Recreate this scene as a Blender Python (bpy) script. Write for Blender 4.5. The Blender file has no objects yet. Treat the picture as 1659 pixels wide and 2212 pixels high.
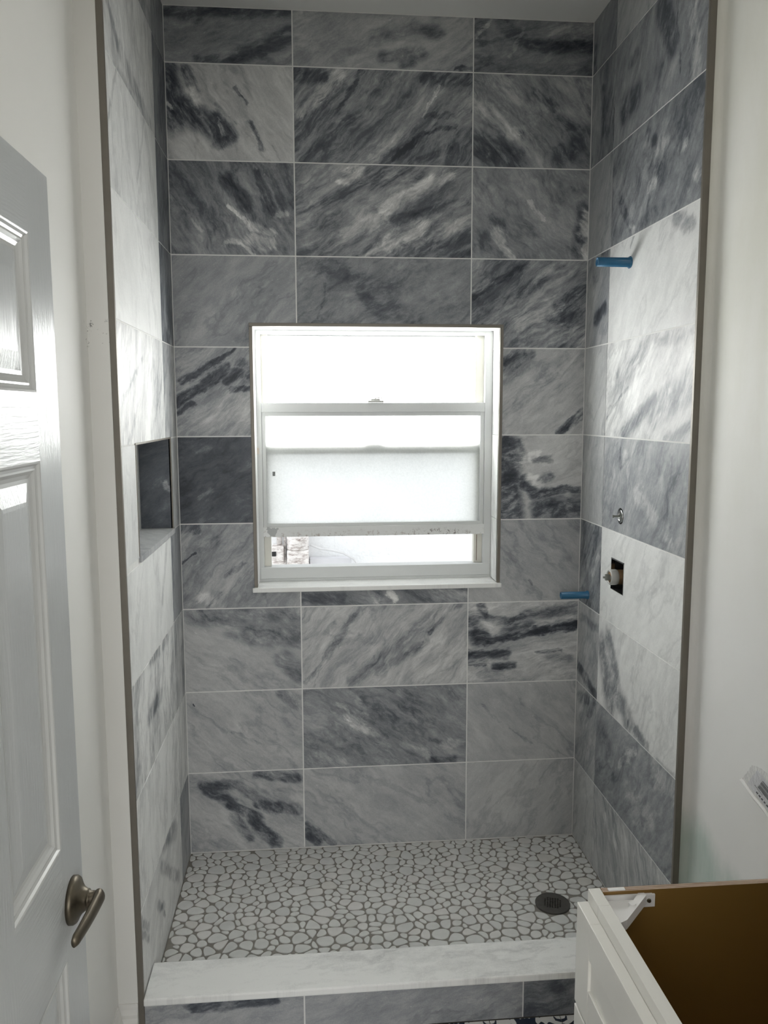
import bpy, bmesh, math, random
from mathutils import Vector, Matrix
from mathutils.geometry import tessellate_polygon

SC = bpy.context.scene
COL = SC.collection
R = math.radians

# ------------------------------------------------------------------ camera
cd = bpy.data.cameras.new('camera')
cam = bpy.data.objects.new('camera', cd); COL.objects.link(cam)
cd.sensor_fit = 'VERTICAL'; cd.sensor_height = 24.0; cd.sensor_width = 18.0
cd.lens = 1749.2 / 2212 * 24.0
cd.clip_start = 0.02
cam.location = (0.46597, -2.88339, 1.62434)
cam.rotation_euler = (1.448246, 0.00262, -0.089337)
SC.camera = cam

# ------------------------------------------------------------------ world / light
wd = bpy.data.worlds.new('World'); SC.world = wd; wd.use_nodes = True
bgn = wd.node_tree.nodes['Background']
bgn.inputs['Color'].default_value = (0.96, 0.985, 1.0, 1)
bgn.inputs['Strength'].default_value = 2.0

PANE_UP, PANE_LOW = 16.0, 0.0
def area_light(name, loc, rot, sx, sy, watts, col):
    d = bpy.data.lights.new(name, 'AREA'); d.shape = 'RECTANGLE'; d.size = sx; d.size_y = sy
    d.energy = watts; d.color = col
    o = bpy.data.objects.new(name, d); COL.objects.link(o); o.location = loc; o.rotation_euler = rot
    return o
# added fill lamp in the unseen room behind the camera, daylight coloured
area_light('added_room_fill', (0.6, -5.35, 1.45), (R(90), 0, 0), 2.9, 2.0, 36, (1.0, 0.975, 0.93))

# fill lamp added at the bathroom ceiling, above and out of the frame
_cl = bpy.data.lights.new('added_ceiling_fill', 'AREA'); _cl.shape = 'DISK'; _cl.size = .30; _cl.energy = 2.5; _cl.color = (1.0, .97, .90)
_clo = bpy.data.objects.new('added_ceiling_fill', _cl); COL.objects.link(_clo); _clo.location = (.75, -1.55, 2.88)

SC.view_settings.view_transform = 'Standard'
SC.view_settings.look = 'None'
SC.view_settings.gamma = 1.0
SC.view_settings.use_curve_mapping = False
SC.view_settings.exposure = 0.20

# ------------------------------------------------------------------ measures
W = 1.4516            # shower width
PZ = 0.3078           # tile pitch
ZR = [2.7728 - PZ * i for i in range(10)]    # grout lines
CEIL = 2.9505
M1, M2 = 0.4207, 1.0333
ZF = -0.055           # bathroom floor
YC = -0.853           # front edge of the shower walls
G = 0.0021            # half grout joint

# ------------------------------------------------------------------ node helpers
class NT:
    def __init__(s, tree): s.t = tree
    def n(s, typ, **kw):
        nd = s.t.nodes.new(typ)
        for k, v in kw.items(): setattr(nd, k, v)
        return nd
    def put(s, sock, v):
        if isinstance(v, bpy.types.NodeSocket): s.t.links.new(v, sock)
        else: sock.default_value = v
    def m(s, op, a, b=None, c=None, clamp=False):
        nd = s.n('ShaderNodeMath', operation=op, use_clamp=clamp)
        s.put(nd.inputs[0], a)
        if b is not None: s.put(nd.inputs[1], b)
        if c is not None: s.put(nd.inputs[2], c)
        return nd.outputs[0]
    def v(s, op, a, b=None):
        nd = s.n('ShaderNodeVectorMath', operation=op)
        s.put(nd.inputs[0], a)
        if b is not None: s.put(nd.inputs[3 if op == 'SCALE' else 1], b)
        return nd.outputs[1] if op in ('LENGTH', 'DOT_PRODUCT', 'DISTANCE') else nd.outputs[0]
    def noise(s, vec, scale, detail=4, rough=.55, dist=0.0, dim='3D'):
        nd = s.n('ShaderNodeTexNoise', noise_dimensions=dim)
        s.put(nd.inputs['Vector'], vec)
        nd.inputs['Scale'].default_value = scale; nd.inputs['Detail'].default_value = detail
        nd.inputs['Roughness'].default_value = rough; nd.inputs['Distortion'].default_value = dist
        return nd
    def rng(s, val, a, b, c, d, typ='LINEAR'):
        nd = s.n('ShaderNodeMapRange', interpolation_type=typ)
        s.put(nd.inputs['Value'], val)
        for k, x in zip(('From Min', 'From Max', 'To Min', 'To Max'), (a, b, c, d)): s.put(nd.inputs[k], x)
        return nd.outputs[0]
    def ramp(s, fac, stops):
        nd = s.n('ShaderNodeValToRGB'); cr = nd.color_ramp
        while len(cr.elements) < len(stops): cr.elements.new(0.5)
        for e, (p, c) in zip(cr.elements, stops): e.position = p; e.color = (*c, 1)
        s.put(nd.inputs[0], fac); return nd.outputs[0]
    def mix(s, fac, a, b):
        nd = s.n('ShaderNodeMix', data_type='RGBA')
        s.put(nd.inputs[0], fac)
        s.put(nd.inputs[6], a if isinstance(a, bpy.types.NodeSocket) else (*a, 1))
        s.put(nd.inputs[7], b if isinstance(b, bpy.types.NodeSocket) else (*b, 1))
        return nd.outputs[2]
    def bump(s, h, strength=.2, dist=.001):
        nd = s.n('ShaderNodeBump'); nd.inputs['Strength'].default_value = strength
        nd.inputs['Distance'].default_value = dist; s.put(nd.inputs['Height'], h); return nd.outputs[0]

def new_mat(name, rough=.5, metal=0.0, color=(.8, .8, .8), spec=.5):
    m = bpy.data.materials.new(name); m.use_nodes = True
    b = m.node_tree.nodes['Principled BSDF']
    b.inputs['Base Color'].default_value = (*color, 1); b.inputs['Roughness'].default_value = rough
    b.inputs['Metallic'].default_value = metal; b.inputs['Specular IOR Level'].default_value = spec
    return m, NT(m.node_tree), b

def simple(name, color, rough=.5, metal=0.0, var=.06, scale=6.0, bump=0.0, bscale=200.0, stretch=(1, 1, 1)):
    m, t, b = new_mat(name, rough, metal, color)
    g = t.n('ShaderNodeTexCoord').outputs['Object']
    g = t.v('MULTIPLY', g, stretch)
    n1 = t.noise(g, scale, 5)
    f = t.rng(n1.outputs['Fac'], .3, .7, 1 - var, 1 + var)
    t.put(b.inputs['Base Color'], t.v('MULTIPLY', tuple(color), t.n('ShaderNodeCombineXYZ').outputs[0]) if False else t.v('SCALE', tuple(color), f))
    if bump:
        n2 = t.noise(g, bscale, 3)
        t.put(b.inputs['Normal'], t.bump(n2.outputs['Fac'], bump, .001))
    return m

# --- stroke node group: soft capsule mask in the plane of a tile
def stroke_group():
    g = bpy.data.node_groups.new('stroke_mask', 'ShaderNodeTree')
    for nm, ty in (('P', 'NodeSocketVector'), ('A', 'NodeSocketVector'), ('BA', 'NodeSocketVector'), ('W', 'NodeSocketFloat'), ('N', 'NodeSocketFloat')):
        g.interface.new_socket(nm, in_out='INPUT', socket_type=ty)
    g.interface.new_socket('Mask', in_out='OUTPUT', socket_type='NodeSocketFloat')
    t = NT(g); gi = t.n('NodeGroupInput'); go = t.n('NodeGroupOutput')
    pa = t.v('SUBTRACT', gi.outputs['P'], gi.outputs['A'])
    h = t.m('DIVIDE', t.v('DOT_PRODUCT', pa, gi.outputs['BA']), t.m('ADD', t.v('DOT_PRODUCT', gi.outputs['BA'], gi.outputs['BA']), 1e-7), clamp=True)
    d = t.v('LENGTH', t.v('SUBTRACT', pa, t.v('SCALE', gi.outputs['BA'], h)))
    q = t.m('MULTIPLY_ADD', gi.outputs['N'], .55, t.m('DIVIDE', d, gi.outputs['W']))
    t.put(go.inputs['Mask'], t.rng(q, 1.38, .42, 0.0, 1.0, 'SMOOTHSTEP'))
    return g
STROKE = stroke_group()

# --- shared marble field group: streaks, mottling, warped coordinate
def field_group():
    g = bpy.data.node_groups.new('marble_field', 'ShaderNodeTree')
    for nm, ty in (('Angle', 'NodeSocketFloat'), ('Seed', 'NodeSocketFloat')):
        g.interface.new_socket(nm, in_out='INPUT', socket_type=ty)
    for nm, ty in (('Warped', 'NodeSocketVector'), ('Streak', 'NodeSocketFloat'), ('Mottle', 'NodeSocketFloat'), ('Cloud', 'NodeSocketFloat'), ('Fine', 'NodeSocketFloat'), ('Fleck', 'NodeSocketFloat'), ('Vein', 'NodeSocketFloat')):
        g.interface.new_socket(nm, in_out='OUTPUT', socket_type=ty)
    t = NT(g); gi = t.n('NodeGroupInput'); go = t.n('NodeGroupOutput')
    uv = t.n('ShaderNodeUVMap').outputs[0]
    off = t.n('ShaderNodeCombineXYZ'); t.put(off.inputs[2], gi.outputs['Seed'])
    p3 = t.v('ADD', uv, off.outputs[0])
    rot = t.n('ShaderNodeVectorRotate', rotation_type='Z_AXIS'); t.put(rot.inputs['Vector'], p3); t.put(rot.inputs['Angle'], t.m('MULTIPLY', gi.outputs['Angle'], -1.0))
    pr = rot.outputs[0]
    pw = t.noise(pr, 5.0, 3); wv = t.v('SCALE', t.v('SUBTRACT', pw.outputs['Color'], (.5, .5, .5)), .09)
    pr2 = t.v('ADD', pr, wv)
    st = t.v('MULTIPLY', pr2, (.22, 1.0, 1.0))
    md = t.v('MULTIPLY', pr2, (.5, 1.0, 1.0))
    s1 = t.noise(st, 26.0, 8, .66); s3 = t.noise(t.v('MULTIPLY', pr2, (.16, 1.0, 1.0)), 85.0, 6, .7); s2 = t.noise(st, 9.0, 4, .5)
    t.put(go.inputs['Streak'], t.m('MULTIPLY_ADD', s3.outputs['Fac'], .9, t.m('SUBTRACT', t.m('ADD', t.m('MULTIPLY', s1.outputs['Fac'], 1.1), t.m('MULTIPLY', s2.outputs['Fac'], 1.1)), 1.55)))
    m1 = t.noise(md, 22.0, 9, .72)
    t.put(go.inputs['Mottle'], t.m('MULTIPLY', t.m('SUBTRACT', m1.outputs['Fac'], .5), 3.4))
    cl = t.noise(md, 3.4, 3, .5)
    t.put(go.inputs['Cloud'], t.m('MULTIPLY', t.m('SUBTRACT', cl.outputs['Fac'], .5), 2.2))
    fi = t.noise(p3, 240.0, 3, .7)
    t.put(go.inputs['Fine'], t.m('SUBTRACT', fi.outputs['Fac'], .5))
    fl = t.noise(md, 120.0, 3, .6)
    t.put(go.inputs['Fleck'], t.rng(fl.outputs['Fac'], .66, .76, 0.0, 1.0, 'SMOOTHSTEP'))
    ve = t.noise(t.v('MULTIPLY', pr2, (.4, 1, 1)), 4.2, 6, .6)
    rd = t.m('ABSOLUTE', t.m('SUBTRACT', ve.outputs['Fac'], .5))
    t.put(go.inputs['Vein'], t.rng(rd, .0, .028, 1.0, 0.0, 'SMOOTHSTEP'))
    # warped coordinate for hand placed strokes (ragged, drawn out along the grain)
    a1 = t.noise(t.v('MULTIPLY', pr, (.55, 1, 1)), 14.0, 7, .68)
    a2 = t.noise(t.v('MULTIPLY', pr, (.4, 1, 1)), 60.0, 5, .7)
    w1 = t.v('SCALE', t.v('SUBTRACT', a1.outputs['Color'], (.5, .5, .5)), .05)
    w2 = t.v('SCALE', t.v('SUBTRACT', a2.outputs['Color'], (.5, .5, .5)), .03)
    sm = t.v('ADD', w1, w2)
    t.put(go.inputs['Warped'], t.v('MULTIPLY', t.v('ADD', uv, sm), (1, 1, 0)))
    return g
FIELD = field_group()

RAMP = [(0.0, (.024, .030, .041)), (.25, (.095, .106, .124)), (.5, (.30, .312, .327)), (.75, (.585, .59, .585)), (1.0, (.88, .885, .87))]
_seed = [0]
def marble_mat(key, base, ang, streak, mott, strokes, rough=.48):
    _seed[0] += 1
    m, t, b = new_mat('marble_' + key, rough)
    f = t.n('ShaderNodeGroup'); f.node_tree = FIELD
    f.inputs['Angle'].default_value = R(180 - ang if key[0] == 'R' else ang); f.inputs['Seed'].default_value = _seed[0] * 1.73
    if key[0] in 'RL' and base > .7: base += .07
    tone = t.m('MULTIPLY_ADD', f.outputs['Streak'], streak * 1.9 + .01, base)
    tone = t.m('MULTIPLY_ADD', f.outputs['Mottle'], mott * .75 + .03, tone)
    tone = t.m('MULTIPLY_ADD', f.outputs['Cloud'], .07 + mott * .3, tone)
    tone = t.m('MULTIPLY_ADD', f.outputs['Vein'], -.07 - streak * .12, tone)
    nz = t.m('ADD', t.m('MULTIPLY', f.outputs['Mottle'], -.55), t.m('MULTIPLY', f.outputs['Streak'], -.8))
    if strokes:
        dk = lt = None
        for (x1, y1, x2, y2, w, am) in strokes:
            s = t.n('ShaderNodeGroup'); s.node_tree = STROKE
            t.put(s.inputs['P'], f.outputs['Warped'])
            s.inputs['A'].default_value = (x1, y1, 0); s.inputs['BA'].default_value = (x2 - x1, y2 - y1, 0)
            s.inputs['W'].default_value = max(w * (1.3 if w < .02 else 1.0), .005); t.put(s.inputs['N'], t.m('MULTIPLY', nz, 1.0 + min(1.0, .008 / w)))
            v = t.m('MULTIPLY', s.outputs[0], abs(am) * (.78 if am > 0 else 1.0) )
            if am < 0: dk = v if dk is None else t.m('SMOOTH_MAX', dk, v, .12)
            else: lt = v if lt is None else t.m('MAXIMUM', lt, v)
        if dk is not None:
            ws = min(1.0, max(.2, (streak - .06) * 6))
            k = t.m('MINIMUM', t.m('MAXIMUM', t.m('MULTIPLY_ADD', f.outputs['Streak'], -1.7 * ws, t.m('MULTIPLY_ADD', f.outputs['Mottle'], -.4 - .75 * (1 - ws), .92)), .10), 1.25)
            tone = t.m('SUBTRACT', tone, t.m('MULTIPLY', dk, k))
        if lt is not None:
            k = t.m('MAXIMUM', t.m('MULTIPLY_ADD', f.outputs['Streak'], 1.5, t.m('MULTIPLY_ADD', f.outputs['Mottle'], .5, .85)), .05)
            tone = t.m('MULTIPLY_ADD', lt, k, tone)
    tone = t.m('MULTIPLY_ADD', f.outputs['Fine'], .17, tone)
    tone = t.m('MULTIPLY_ADD', f.outputs['Fleck'], .13, tone)
    t.put(b.inputs['Base Color'], t.ramp(tone, RAMP))
    t.put(b.inputs['Roughness'], t.rng(f.outputs['Fine'], -.3, .3, rough - .05, rough + .08))
    t.put(b.inputs['Normal'], t.bump(f.outputs['Fine'], .12, .0006))
    return m

MARBLE = {
    'B0L': (0.52,15,0.15,0.14,[(0.128,2.939,0.417,2.948,0.0199,-0.28),(0.007,2.931,0.106,2.918,0.0264,-0.25),(0.238,2.794,0.416,2.871,0.0312,-0.25),(0.106,2.785,0.238,2.79,0.0133,-0.22)]),
    'B0M': (0.62,25,0.12,0.1,[(0.575,2.801,0.728,2.895,0.0247,-0.15),(0.697,2.865,0.833,2.912,0.0203,-0.22),(0.833,2.912,0.915,2.894,0.019,-0.27),(0.724,2.815,0.851,2.827,0.0249,-0.28),(0.788,2.791,0.824,2.797,0.0136,-0.28),(0.971,2.78,1.031,2.788,0.0055,-0.35),(0.439,2.931,0.477,2.815,0.0268,0.08)]),
    'B0R': (0.42,20,0.15,0.16,[(1.043,2.937,1.062,2.878,0.0272,-0.12),(1.135,2.936,1.201,2.882,0.0273,-0.2),(1.225,2.866,1.446,2.87,0.0174,-0.32),(1.133,2.785,1.438,2.791,0.0161,-0.12),(1.094,2.943,1.039,2.889,0.0027,0.3),(1.21,2.926,1.16,2.825,0.0041,0.18),(1.317,2.912,1.435,2.912,0.0184,0.12)]),
    'B1L': (0.78,-55,0.14,0.06,[(0.009,2.732,0.03,2.589,0.0466,-0.6),(0.07,2.751,0.103,2.676,0.02,-0.5),(0.053,2.632,0.183,2.551,0.0469,-0.6),(0.162,2.602,0.214,2.543,0.0269,-0.55),(0.16,2.525,0.178,2.517,0.0202,-0.5),(0.171,2.598,0.183,2.547,0.0058,0.5),(0.096,2.68,0.1,2.659,0.0169,0.42),(0.002,2.648,0.014,2.627,0.0062,0.5),(0.227,2.701,0.269,2.647,0.0049,-0.35),(0.277,2.596,0.311,2.503,0.009,-0.38),(0.163,2.644,0.232,2.582,0.0049,-0.22),(0.347,2.521,0.373,2.474,0.0045,-0.2)]),
    'B1M': (0.47,48,0.28,0.1,[(0.431,2.745,0.512,2.748,0.0292,-0.3),(0.579,2.75,0.439,2.631,0.0171,0.26),(0.579,2.716,0.429,2.579,0.0293,-0.22),(0.656,2.765,0.565,2.626,0.0072,-0.3),(0.428,2.557,0.564,2.613,0.0407,-0.2),(0.45,2.476,0.61,2.605,0.0182,-0.2),(0.87,2.742,1.031,2.756,0.0274,-0.28),(0.765,2.688,0.81,2.702,0.0114,-0.15),(0.87,2.621,0.953,2.637,0.0073,-0.22),(0.954,2.624,1.032,2.652,0.0083,-0.24),(0.857,2.569,0.972,2.596,0.0064,-0.28),(0.755,2.483,0.852,2.564,0.0092,-0.32),(0.857,2.621,0.916,2.727,0.0027,0.35),(0.696,2.499,0.811,2.563,0.0274,0.14),(0.843,2.481,0.954,2.523,0.0115,-0.22)]),
    'B1R': (0.52,-50,0.18,0.14,[(1.11,2.759,1.158,2.699,0.0413,0.22),(1.046,2.687,1.164,2.577,0.0221,0.25),(1.164,2.581,1.216,2.6,0.0102,0.22),(1.057,2.539,1.185,2.489,0.0579,-0.28),(1.183,2.577,1.207,2.578,0.0139,-0.2),(1.251,2.724,1.318,2.669,0.012,-0.24),(1.274,2.751,1.399,2.667,0.0102,-0.14),(1.401,2.759,1.442,2.651,0.0083,-0.25),(1.338,2.634,1.396,2.601,0.0149,-0.2),(1.342,2.493,1.444,2.584,0.042,-0.2)]),
    'B2L': (0.43,-60,0.2,0.14,[(0.029,2.423,0.088,2.337,0.027,-0.12),(0.192,2.405,0.262,2.319,0.019,-0.28),(0.291,2.429,0.347,2.299,0.0127,-0.3),(0.345,2.43,0.379,2.321,0.0205,-0.2),(0.395,2.461,0.416,2.322,0.0182,-0.15),(0.199,2.322,0.265,2.262,0.0041,0.35),(0.265,2.262,0.35,2.233,0.01,0.3),(0.278,2.214,0.332,2.197,0.0174,0.25),(0.183,2.199,0.232,2.204,0.0068,0.28),(0.232,2.2,0.281,2.161,0.0055,0.32),(0.361,2.294,0.392,2.295,0.0078,0.28),(0.004,2.353,0.107,2.233,0.0027,0.18),(0.286,2.183,0.377,2.18,0.016,-0.15)]),
    'B2M': (0.47,35,0.26,0.08,[(0.429,2.313,0.571,2.356,0.0252,-0.25),(0.571,2.356,0.727,2.447,0.0229,-0.3),(0.428,2.252,0.561,2.294,0.0413,-0.15),(0.585,2.409,0.645,2.45,0.011,0.32),(0.468,2.177,0.727,2.283,0.0175,0.15),(0.695,2.422,0.834,2.452,0.0482,-0.3),(0.723,2.321,0.955,2.437,0.0152,0.3),(0.723,2.281,1.031,2.354,0.0121,-0.2),(0.708,2.178,0.848,2.261,0.0316,0.38),(0.848,2.225,1.032,2.282,0.0196,0.22),(0.788,2.157,1.023,2.228,0.0257,-0.2),(0.976,2.164,1.033,2.183,0.0117,-0.3),(0.653,2.166,0.727,2.198,0.0116,0.3)]),
    'B2R': (0.56,-50,0.12,0.14,[(1.044,2.439,1.077,2.409,0.0278,-0.16),(1.118,2.243,1.132,2.207,0.0178,0.34),(1.118,2.207,1.186,2.158,0.0113,0.28),(1.08,2.229,1.085,2.193,0.0178,-0.2),(1.107,2.297,1.136,2.275,0.0196,-0.2),(1.202,2.348,1.216,2.349,0.0178,-0.12),(1.235,2.354,1.289,2.287,0.0033,0.18),(1.427,2.335,1.417,2.179,0.0199,-0.3),(1.438,2.303,1.435,2.253,0.0165,0.4),(1.387,2.402,1.416,2.393,0.0178,-0.1),(1.443,2.198,1.447,2.161,0.0085,0.3)]),
    'B3L': (0.52,45,0.1,0.06,[(0.219,2.03,0.32,2.072,0.0138,0.08),(0.211,1.877,0.252,1.891,0.0232,-0.06)]),
    'B3M': (0.46,30,0.08,0.16,[(0.513,2.11,0.726,2.058,0.0418,-0.14),(0.643,2.053,0.717,1.967,0.0257,-0.22),(0.694,1.997,0.835,1.952,0.0422,-0.14),(0.882,2.021,1.025,1.977,0.0283,-0.08),(0.524,2.065,0.497,1.952,0.0019,-0.14)]),
    'B3R': (0.46,38,0.3,0.1,[(1.039,2.018,1.196,2.126,0.0104,-0.28),(1.196,2.126,1.225,2.14,0.0142,-0.2),(1.217,2.043,1.336,2.127,0.019,-0.25),(1.349,1.989,1.445,2.05,0.0229,-0.35),(1.311,2.141,1.449,2.096,0.0309,-0.15),(1.219,1.936,1.339,2.002,0.031,0.18),(1.251,1.873,1.398,1.883,0.0527,0.18),(1.318,1.953,1.396,1.963,0.0215,-0.2),(1.053,2.041,1.11,2.079,0.0104,0.18)]),
    'B4L': (0.6,40,0.25,0.06,[(0.024,1.735,0.131,1.79,0.0111,-0.42),(0.131,1.79,0.201,1.836,0.0083,-0.38),(0.013,1.662,0.162,1.763,0.0167,-0.52),(0.162,1.763,0.176,1.777,0.0167,-0.4),(0.18,1.731,0.217,1.758,0.0168,-0.4),(0.183,1.699,0.253,1.712,0.0084,-0.38),(0.011,1.62,0.063,1.657,0.0093,-0.38),(0.232,1.791,0.254,1.754,0.0233,-0.25)]),
    'B4R': (0.68,40,0.16,0.05,[(1.155,1.798,1.218,1.831,0.0182,-0.5),(1.16,1.765,1.252,1.826,0.0216,-0.28),(1.156,1.722,1.253,1.793,0.0154,-0.2),(1.269,1.732,1.4,1.817,0.0063,-0.12),(1.245,1.665,1.352,1.755,0.0072,-0.12),(1.367,1.544,1.45,1.621,0.0126,-0.6),(1.401,1.563,1.445,1.607,0.0039,0.3)]),
    'B5L': (0.2,30,0.12,0.22,[(0.03,1.504,0.099,1.499,0.0234,0.14),(0.076,1.325,0.114,1.353,0.0085,0.2),(0.017,1.382,0.032,1.264,0.033,-0.08)]),
    'B5R': (0.82,20,0.1,0.06,[(1.169,1.516,1.189,1.247,0.056,-0.6),(1.209,1.516,1.23,1.443,0.0233,-0.5),(1.236,1.37,1.277,1.33,0.0284,-0.58),(1.277,1.325,1.397,1.344,0.0167,-0.55),(1.303,1.271,1.444,1.269,0.0517,-0.55),(1.423,1.328,1.443,1.328,0.0172,-0.5),(1.261,1.379,1.296,1.374,0.0156,0.4),(1.27,1.448,1.329,1.452,0.0112,-0.35),(1.301,1.379,1.335,1.398,0.0137,-0.42),(1.235,1.443,1.274,1.472,0.0127,0.34)]),
    'B6L': (0.58,50,0.14,0.08,[(0.017,1.221,0.059,1.216,0.0156,-0.38),(0.008,1.096,0.047,1.129,0.0048,-0.38),(0.157,1.04,0.224,1.092,0.0048,-0.26),(0.083,0.929,0.136,0.982,0.0048,-0.22),(0.075,0.968,0.098,0.958,0.0158,0.24),(0.08,1.162,0.09,1.157,0.0095,0.18),(0.098,1.143,0.132,1.176,0.0133,-0.15)]),
    'B6M': (0.44,-30,0.18,0.12,[(0.427,0.962,0.568,0.954,0.0182,-0.22),(0.669,0.975,0.696,0.946,0.0092,0.18),(0.739,0.973,0.762,0.94,0.0083,0.38),(0.706,0.969,0.734,0.941,0.0092,-0.15),(0.799,0.977,0.882,0.946,0.023,-0.1),(0.914,0.96,1.027,0.957,0.0231,0.17)]),
    'B6R': (0.64,-40,0.08,0.05,[(1.416,1.214,1.452,1.194,0.0148,-0.15),(1.161,1.134,1.207,1.083,0.0108,-0.1),(1.258,1.002,1.269,0.991,0.004,-0.25)]),
    'B7L': (0.66,-30,0.08,0.08,[(0.042,0.902,0.399,0.897,0.043,-0.28),(0.24,0.832,0.412,0.827,0.0546,-0.26),(0.36,0.735,0.414,0.676,0.039,-0.28),(0.173,0.834,0.24,0.808,0.034,-0.2)]),
    'B7M': (0.72,48,0.2,0.06,[(0.432,0.642,0.506,0.735,0.006,-0.32),(0.506,0.735,0.613,0.887,0.0119,-0.3),(0.613,0.887,0.627,0.91,0.0165,-0.22),(0.602,0.641,0.723,0.743,0.0254,-0.22),(0.705,0.676,0.845,0.768,0.0255,-0.22),(0.752,0.77,0.938,0.884,0.0393,-0.22),(0.892,0.814,0.943,0.884,0.0074,-0.4),(0.966,0.907,1.003,0.92,0.0102,-0.32),(0.822,0.74,0.869,0.781,0.0056,-0.28),(0.869,0.695,0.986,0.763,0.0558,0.08)]),
    'B7R': (0.78,14,0.25,0.06,[(1.037,0.858,1.08,0.794,0.0395,-0.55),(1.083,0.913,1.103,0.875,0.013,-0.55),(1.079,0.875,1.174,0.849,0.0154,-0.38),(1.174,0.849,1.245,0.866,0.0121,-0.48),(1.104,0.779,1.294,0.812,0.0201,-0.48),(1.294,0.808,1.447,0.837,0.0202,-0.55),(1.245,0.871,1.445,0.895,0.0271,-0.32),(1.175,0.816,1.269,0.837,0.0318,-0.3),(1.038,0.724,1.176,0.729,0.0178,-0.48),(1.043,0.69,1.105,0.702,0.0094,-0.52),(1.139,0.682,1.205,0.685,0.0155,-0.48),(1.295,0.735,1.392,0.737,0.0057,-0.42),(1.344,0.709,1.417,0.702,0.0203,-0.22),(1.185,0.787,1.293,0.832,0.0028,0.3)]),
    'B8L': (0.66,-42,0.1,0.06,[(0.349,0.602,0.417,0.557,0.0267,-0.28),(0.023,0.576,0.027,0.571,0.0041,-0.45),(0.164,0.466,0.272,0.413,0.0041,-0.14),(0.173,0.48,0.268,0.418,0.0078,0.08)]),
    'B8M': (0.5,-35,0.15,0.16,[(0.601,0.516,0.648,0.457,0.0233,0.35),(0.555,0.561,0.601,0.526,0.0088,0.28),(0.616,0.574,0.657,0.514,0.0088,0.22),(0.46,0.357,0.553,0.324,0.0233,0.16),(0.685,0.436,0.722,0.385,0.0178,0.2),(0.705,0.508,0.846,0.551,0.049,-0.1),(0.941,0.386,1.013,0.398,0.0132,0.16),(0.799,0.382,0.87,0.355,0.0273,0.13),(0.903,0.328,0.99,0.325,0.0109,-0.22),(0.894,0.418,0.97,0.385,0.0085,-0.16),(0.775,0.592,0.836,0.566,0.0089,0.16)]),
    'B8R': (0.67,-45,0.08,0.05,[(1.15,0.584,1.228,0.513,0.0189,-0.06),(1.083,0.528,1.161,0.466,0.0033,-0.16),(1.2,0.435,1.279,0.377,0.0033,-0.2),(1.323,0.559,1.442,0.48,0.038,-0.07)]),
    'B9L': (0.68,-35,0.12,0.08,[(0.054,0.257,0.189,0.265,0.0222,-0.38),(0.258,0.305,0.393,0.274,0.024,-0.42),(0.189,0.26,0.289,0.174,0.0223,-0.35),(0.323,0.172,0.392,0.154,0.019,-0.3),(0.072,0.245,0.152,0.198,0.0289,-0.4),(0.152,0.187,0.242,0.128,0.0238,-0.52),(0.232,0.118,0.313,0.025,0.025,-0.52),(0.254,0.182,0.325,0.157,0.0228,-0.48),(0.16,0.132,0.22,0.052,0.0166,-0.35)]),
    'B9M': (0.64,-40,0.08,0.06,[(0.427,0.064,0.469,0.023,0.0189,-0.42),(0.428,0.097,0.531,0.008,0.0084,-0.32)]),
    'B9R': (0.64,60,0.08,0.07,[]),
    'R0S': (0.46,60,0.15,0.1,[(-0.02,2.857,-0.026,2.783,0.0135,-0.25)]),
    'R0B': (0.62,55,0.12,0.06,[]),
    'R1S': (0.42,80,0.25,0.1,[(-0.104,2.697,-0.116,2.553,0.0132,-0.18)]),
    'R1B': (0.52,60,0.12,0.14,[(-0.557,2.739,-0.643,2.607,0.0451,-0.28),(-0.308,2.556,-0.399,2.566,0.0483,-0.3),(-0.343,2.679,-0.388,2.686,0.0212,-0.22),(-0.751,2.632,-0.798,2.472,0.0307,0.22),(-0.663,2.672,-0.696,2.512,0.0047,-0.22),(-0.473,2.575,-0.62,2.56,0.0341,-0.1)]),
    'R2S': (0.54,60,0.12,0.06,[]),
    'R2B': (0.44,50,0.12,0.24,[(-0.551,2.272,-0.532,2.265,0.0202,0.34),(-0.805,2.229,-0.814,2.219,0.0213,0.28),(-0.713,2.329,-0.739,2.325,0.0133,0.28),(-0.564,2.344,-0.621,2.35,0.0295,0.14),(-0.526,2.332,-0.609,2.276,0.0361,-0.12),(-0.497,2.421,-0.54,2.395,0.0177,-0.22),(-0.282,2.3,-0.387,2.187,0.0158,-0.22),(-0.456,2.172,-0.559,2.19,0.0244,-0.16),(-0.387,2.191,-0.412,2.168,0.0087,0.28)]),
    'R3S': (0.58,60,0.2,0.08,[(-0.15,2.153,-0.191,2.15,0.0205,-0.28),(-0.097,1.942,-0.18,1.971,0.0247,-0.4)]),
    'R3B': (0.8,50,0.06,0.04,[(-0.704,2.144,-0.801,2.104,0.0185,-0.32),(-0.392,2.129,-0.413,2.151,0.0074,-0.22)]),
    'R4S': (0.7,60,0.12,0.05,[]),
    'R4B': (0.83,52,0.25,0.05,[(-0.256,1.705,-0.491,1.776,0.0589,-0.22),(-0.488,1.815,-0.776,1.831,0.0279,-0.18),(-0.384,1.554,-0.607,1.657,0.0299,-0.36),(-0.61,1.623,-0.855,1.698,0.0569,-0.3),(-0.485,1.601,-0.527,1.623,0.0106,-0.36),(-0.238,1.604,-0.407,1.7,0.0057,-0.28),(-0.695,1.55,-0.85,1.585,0.0225,-0.26),(-0.832,1.684,-0.855,1.698,0.0159,-0.22)]),
    'R5S': (0.6,75,0.15,0.08,[]),
    'R5B': (0.52,60,0.15,0.2,[(-0.402,1.486,-0.459,1.375,0.0206,0.14),(-0.505,1.371,-0.739,1.28,0.0288,0.16),(-0.363,1.507,-0.369,1.446,0.0092,-0.16)]),
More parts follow.
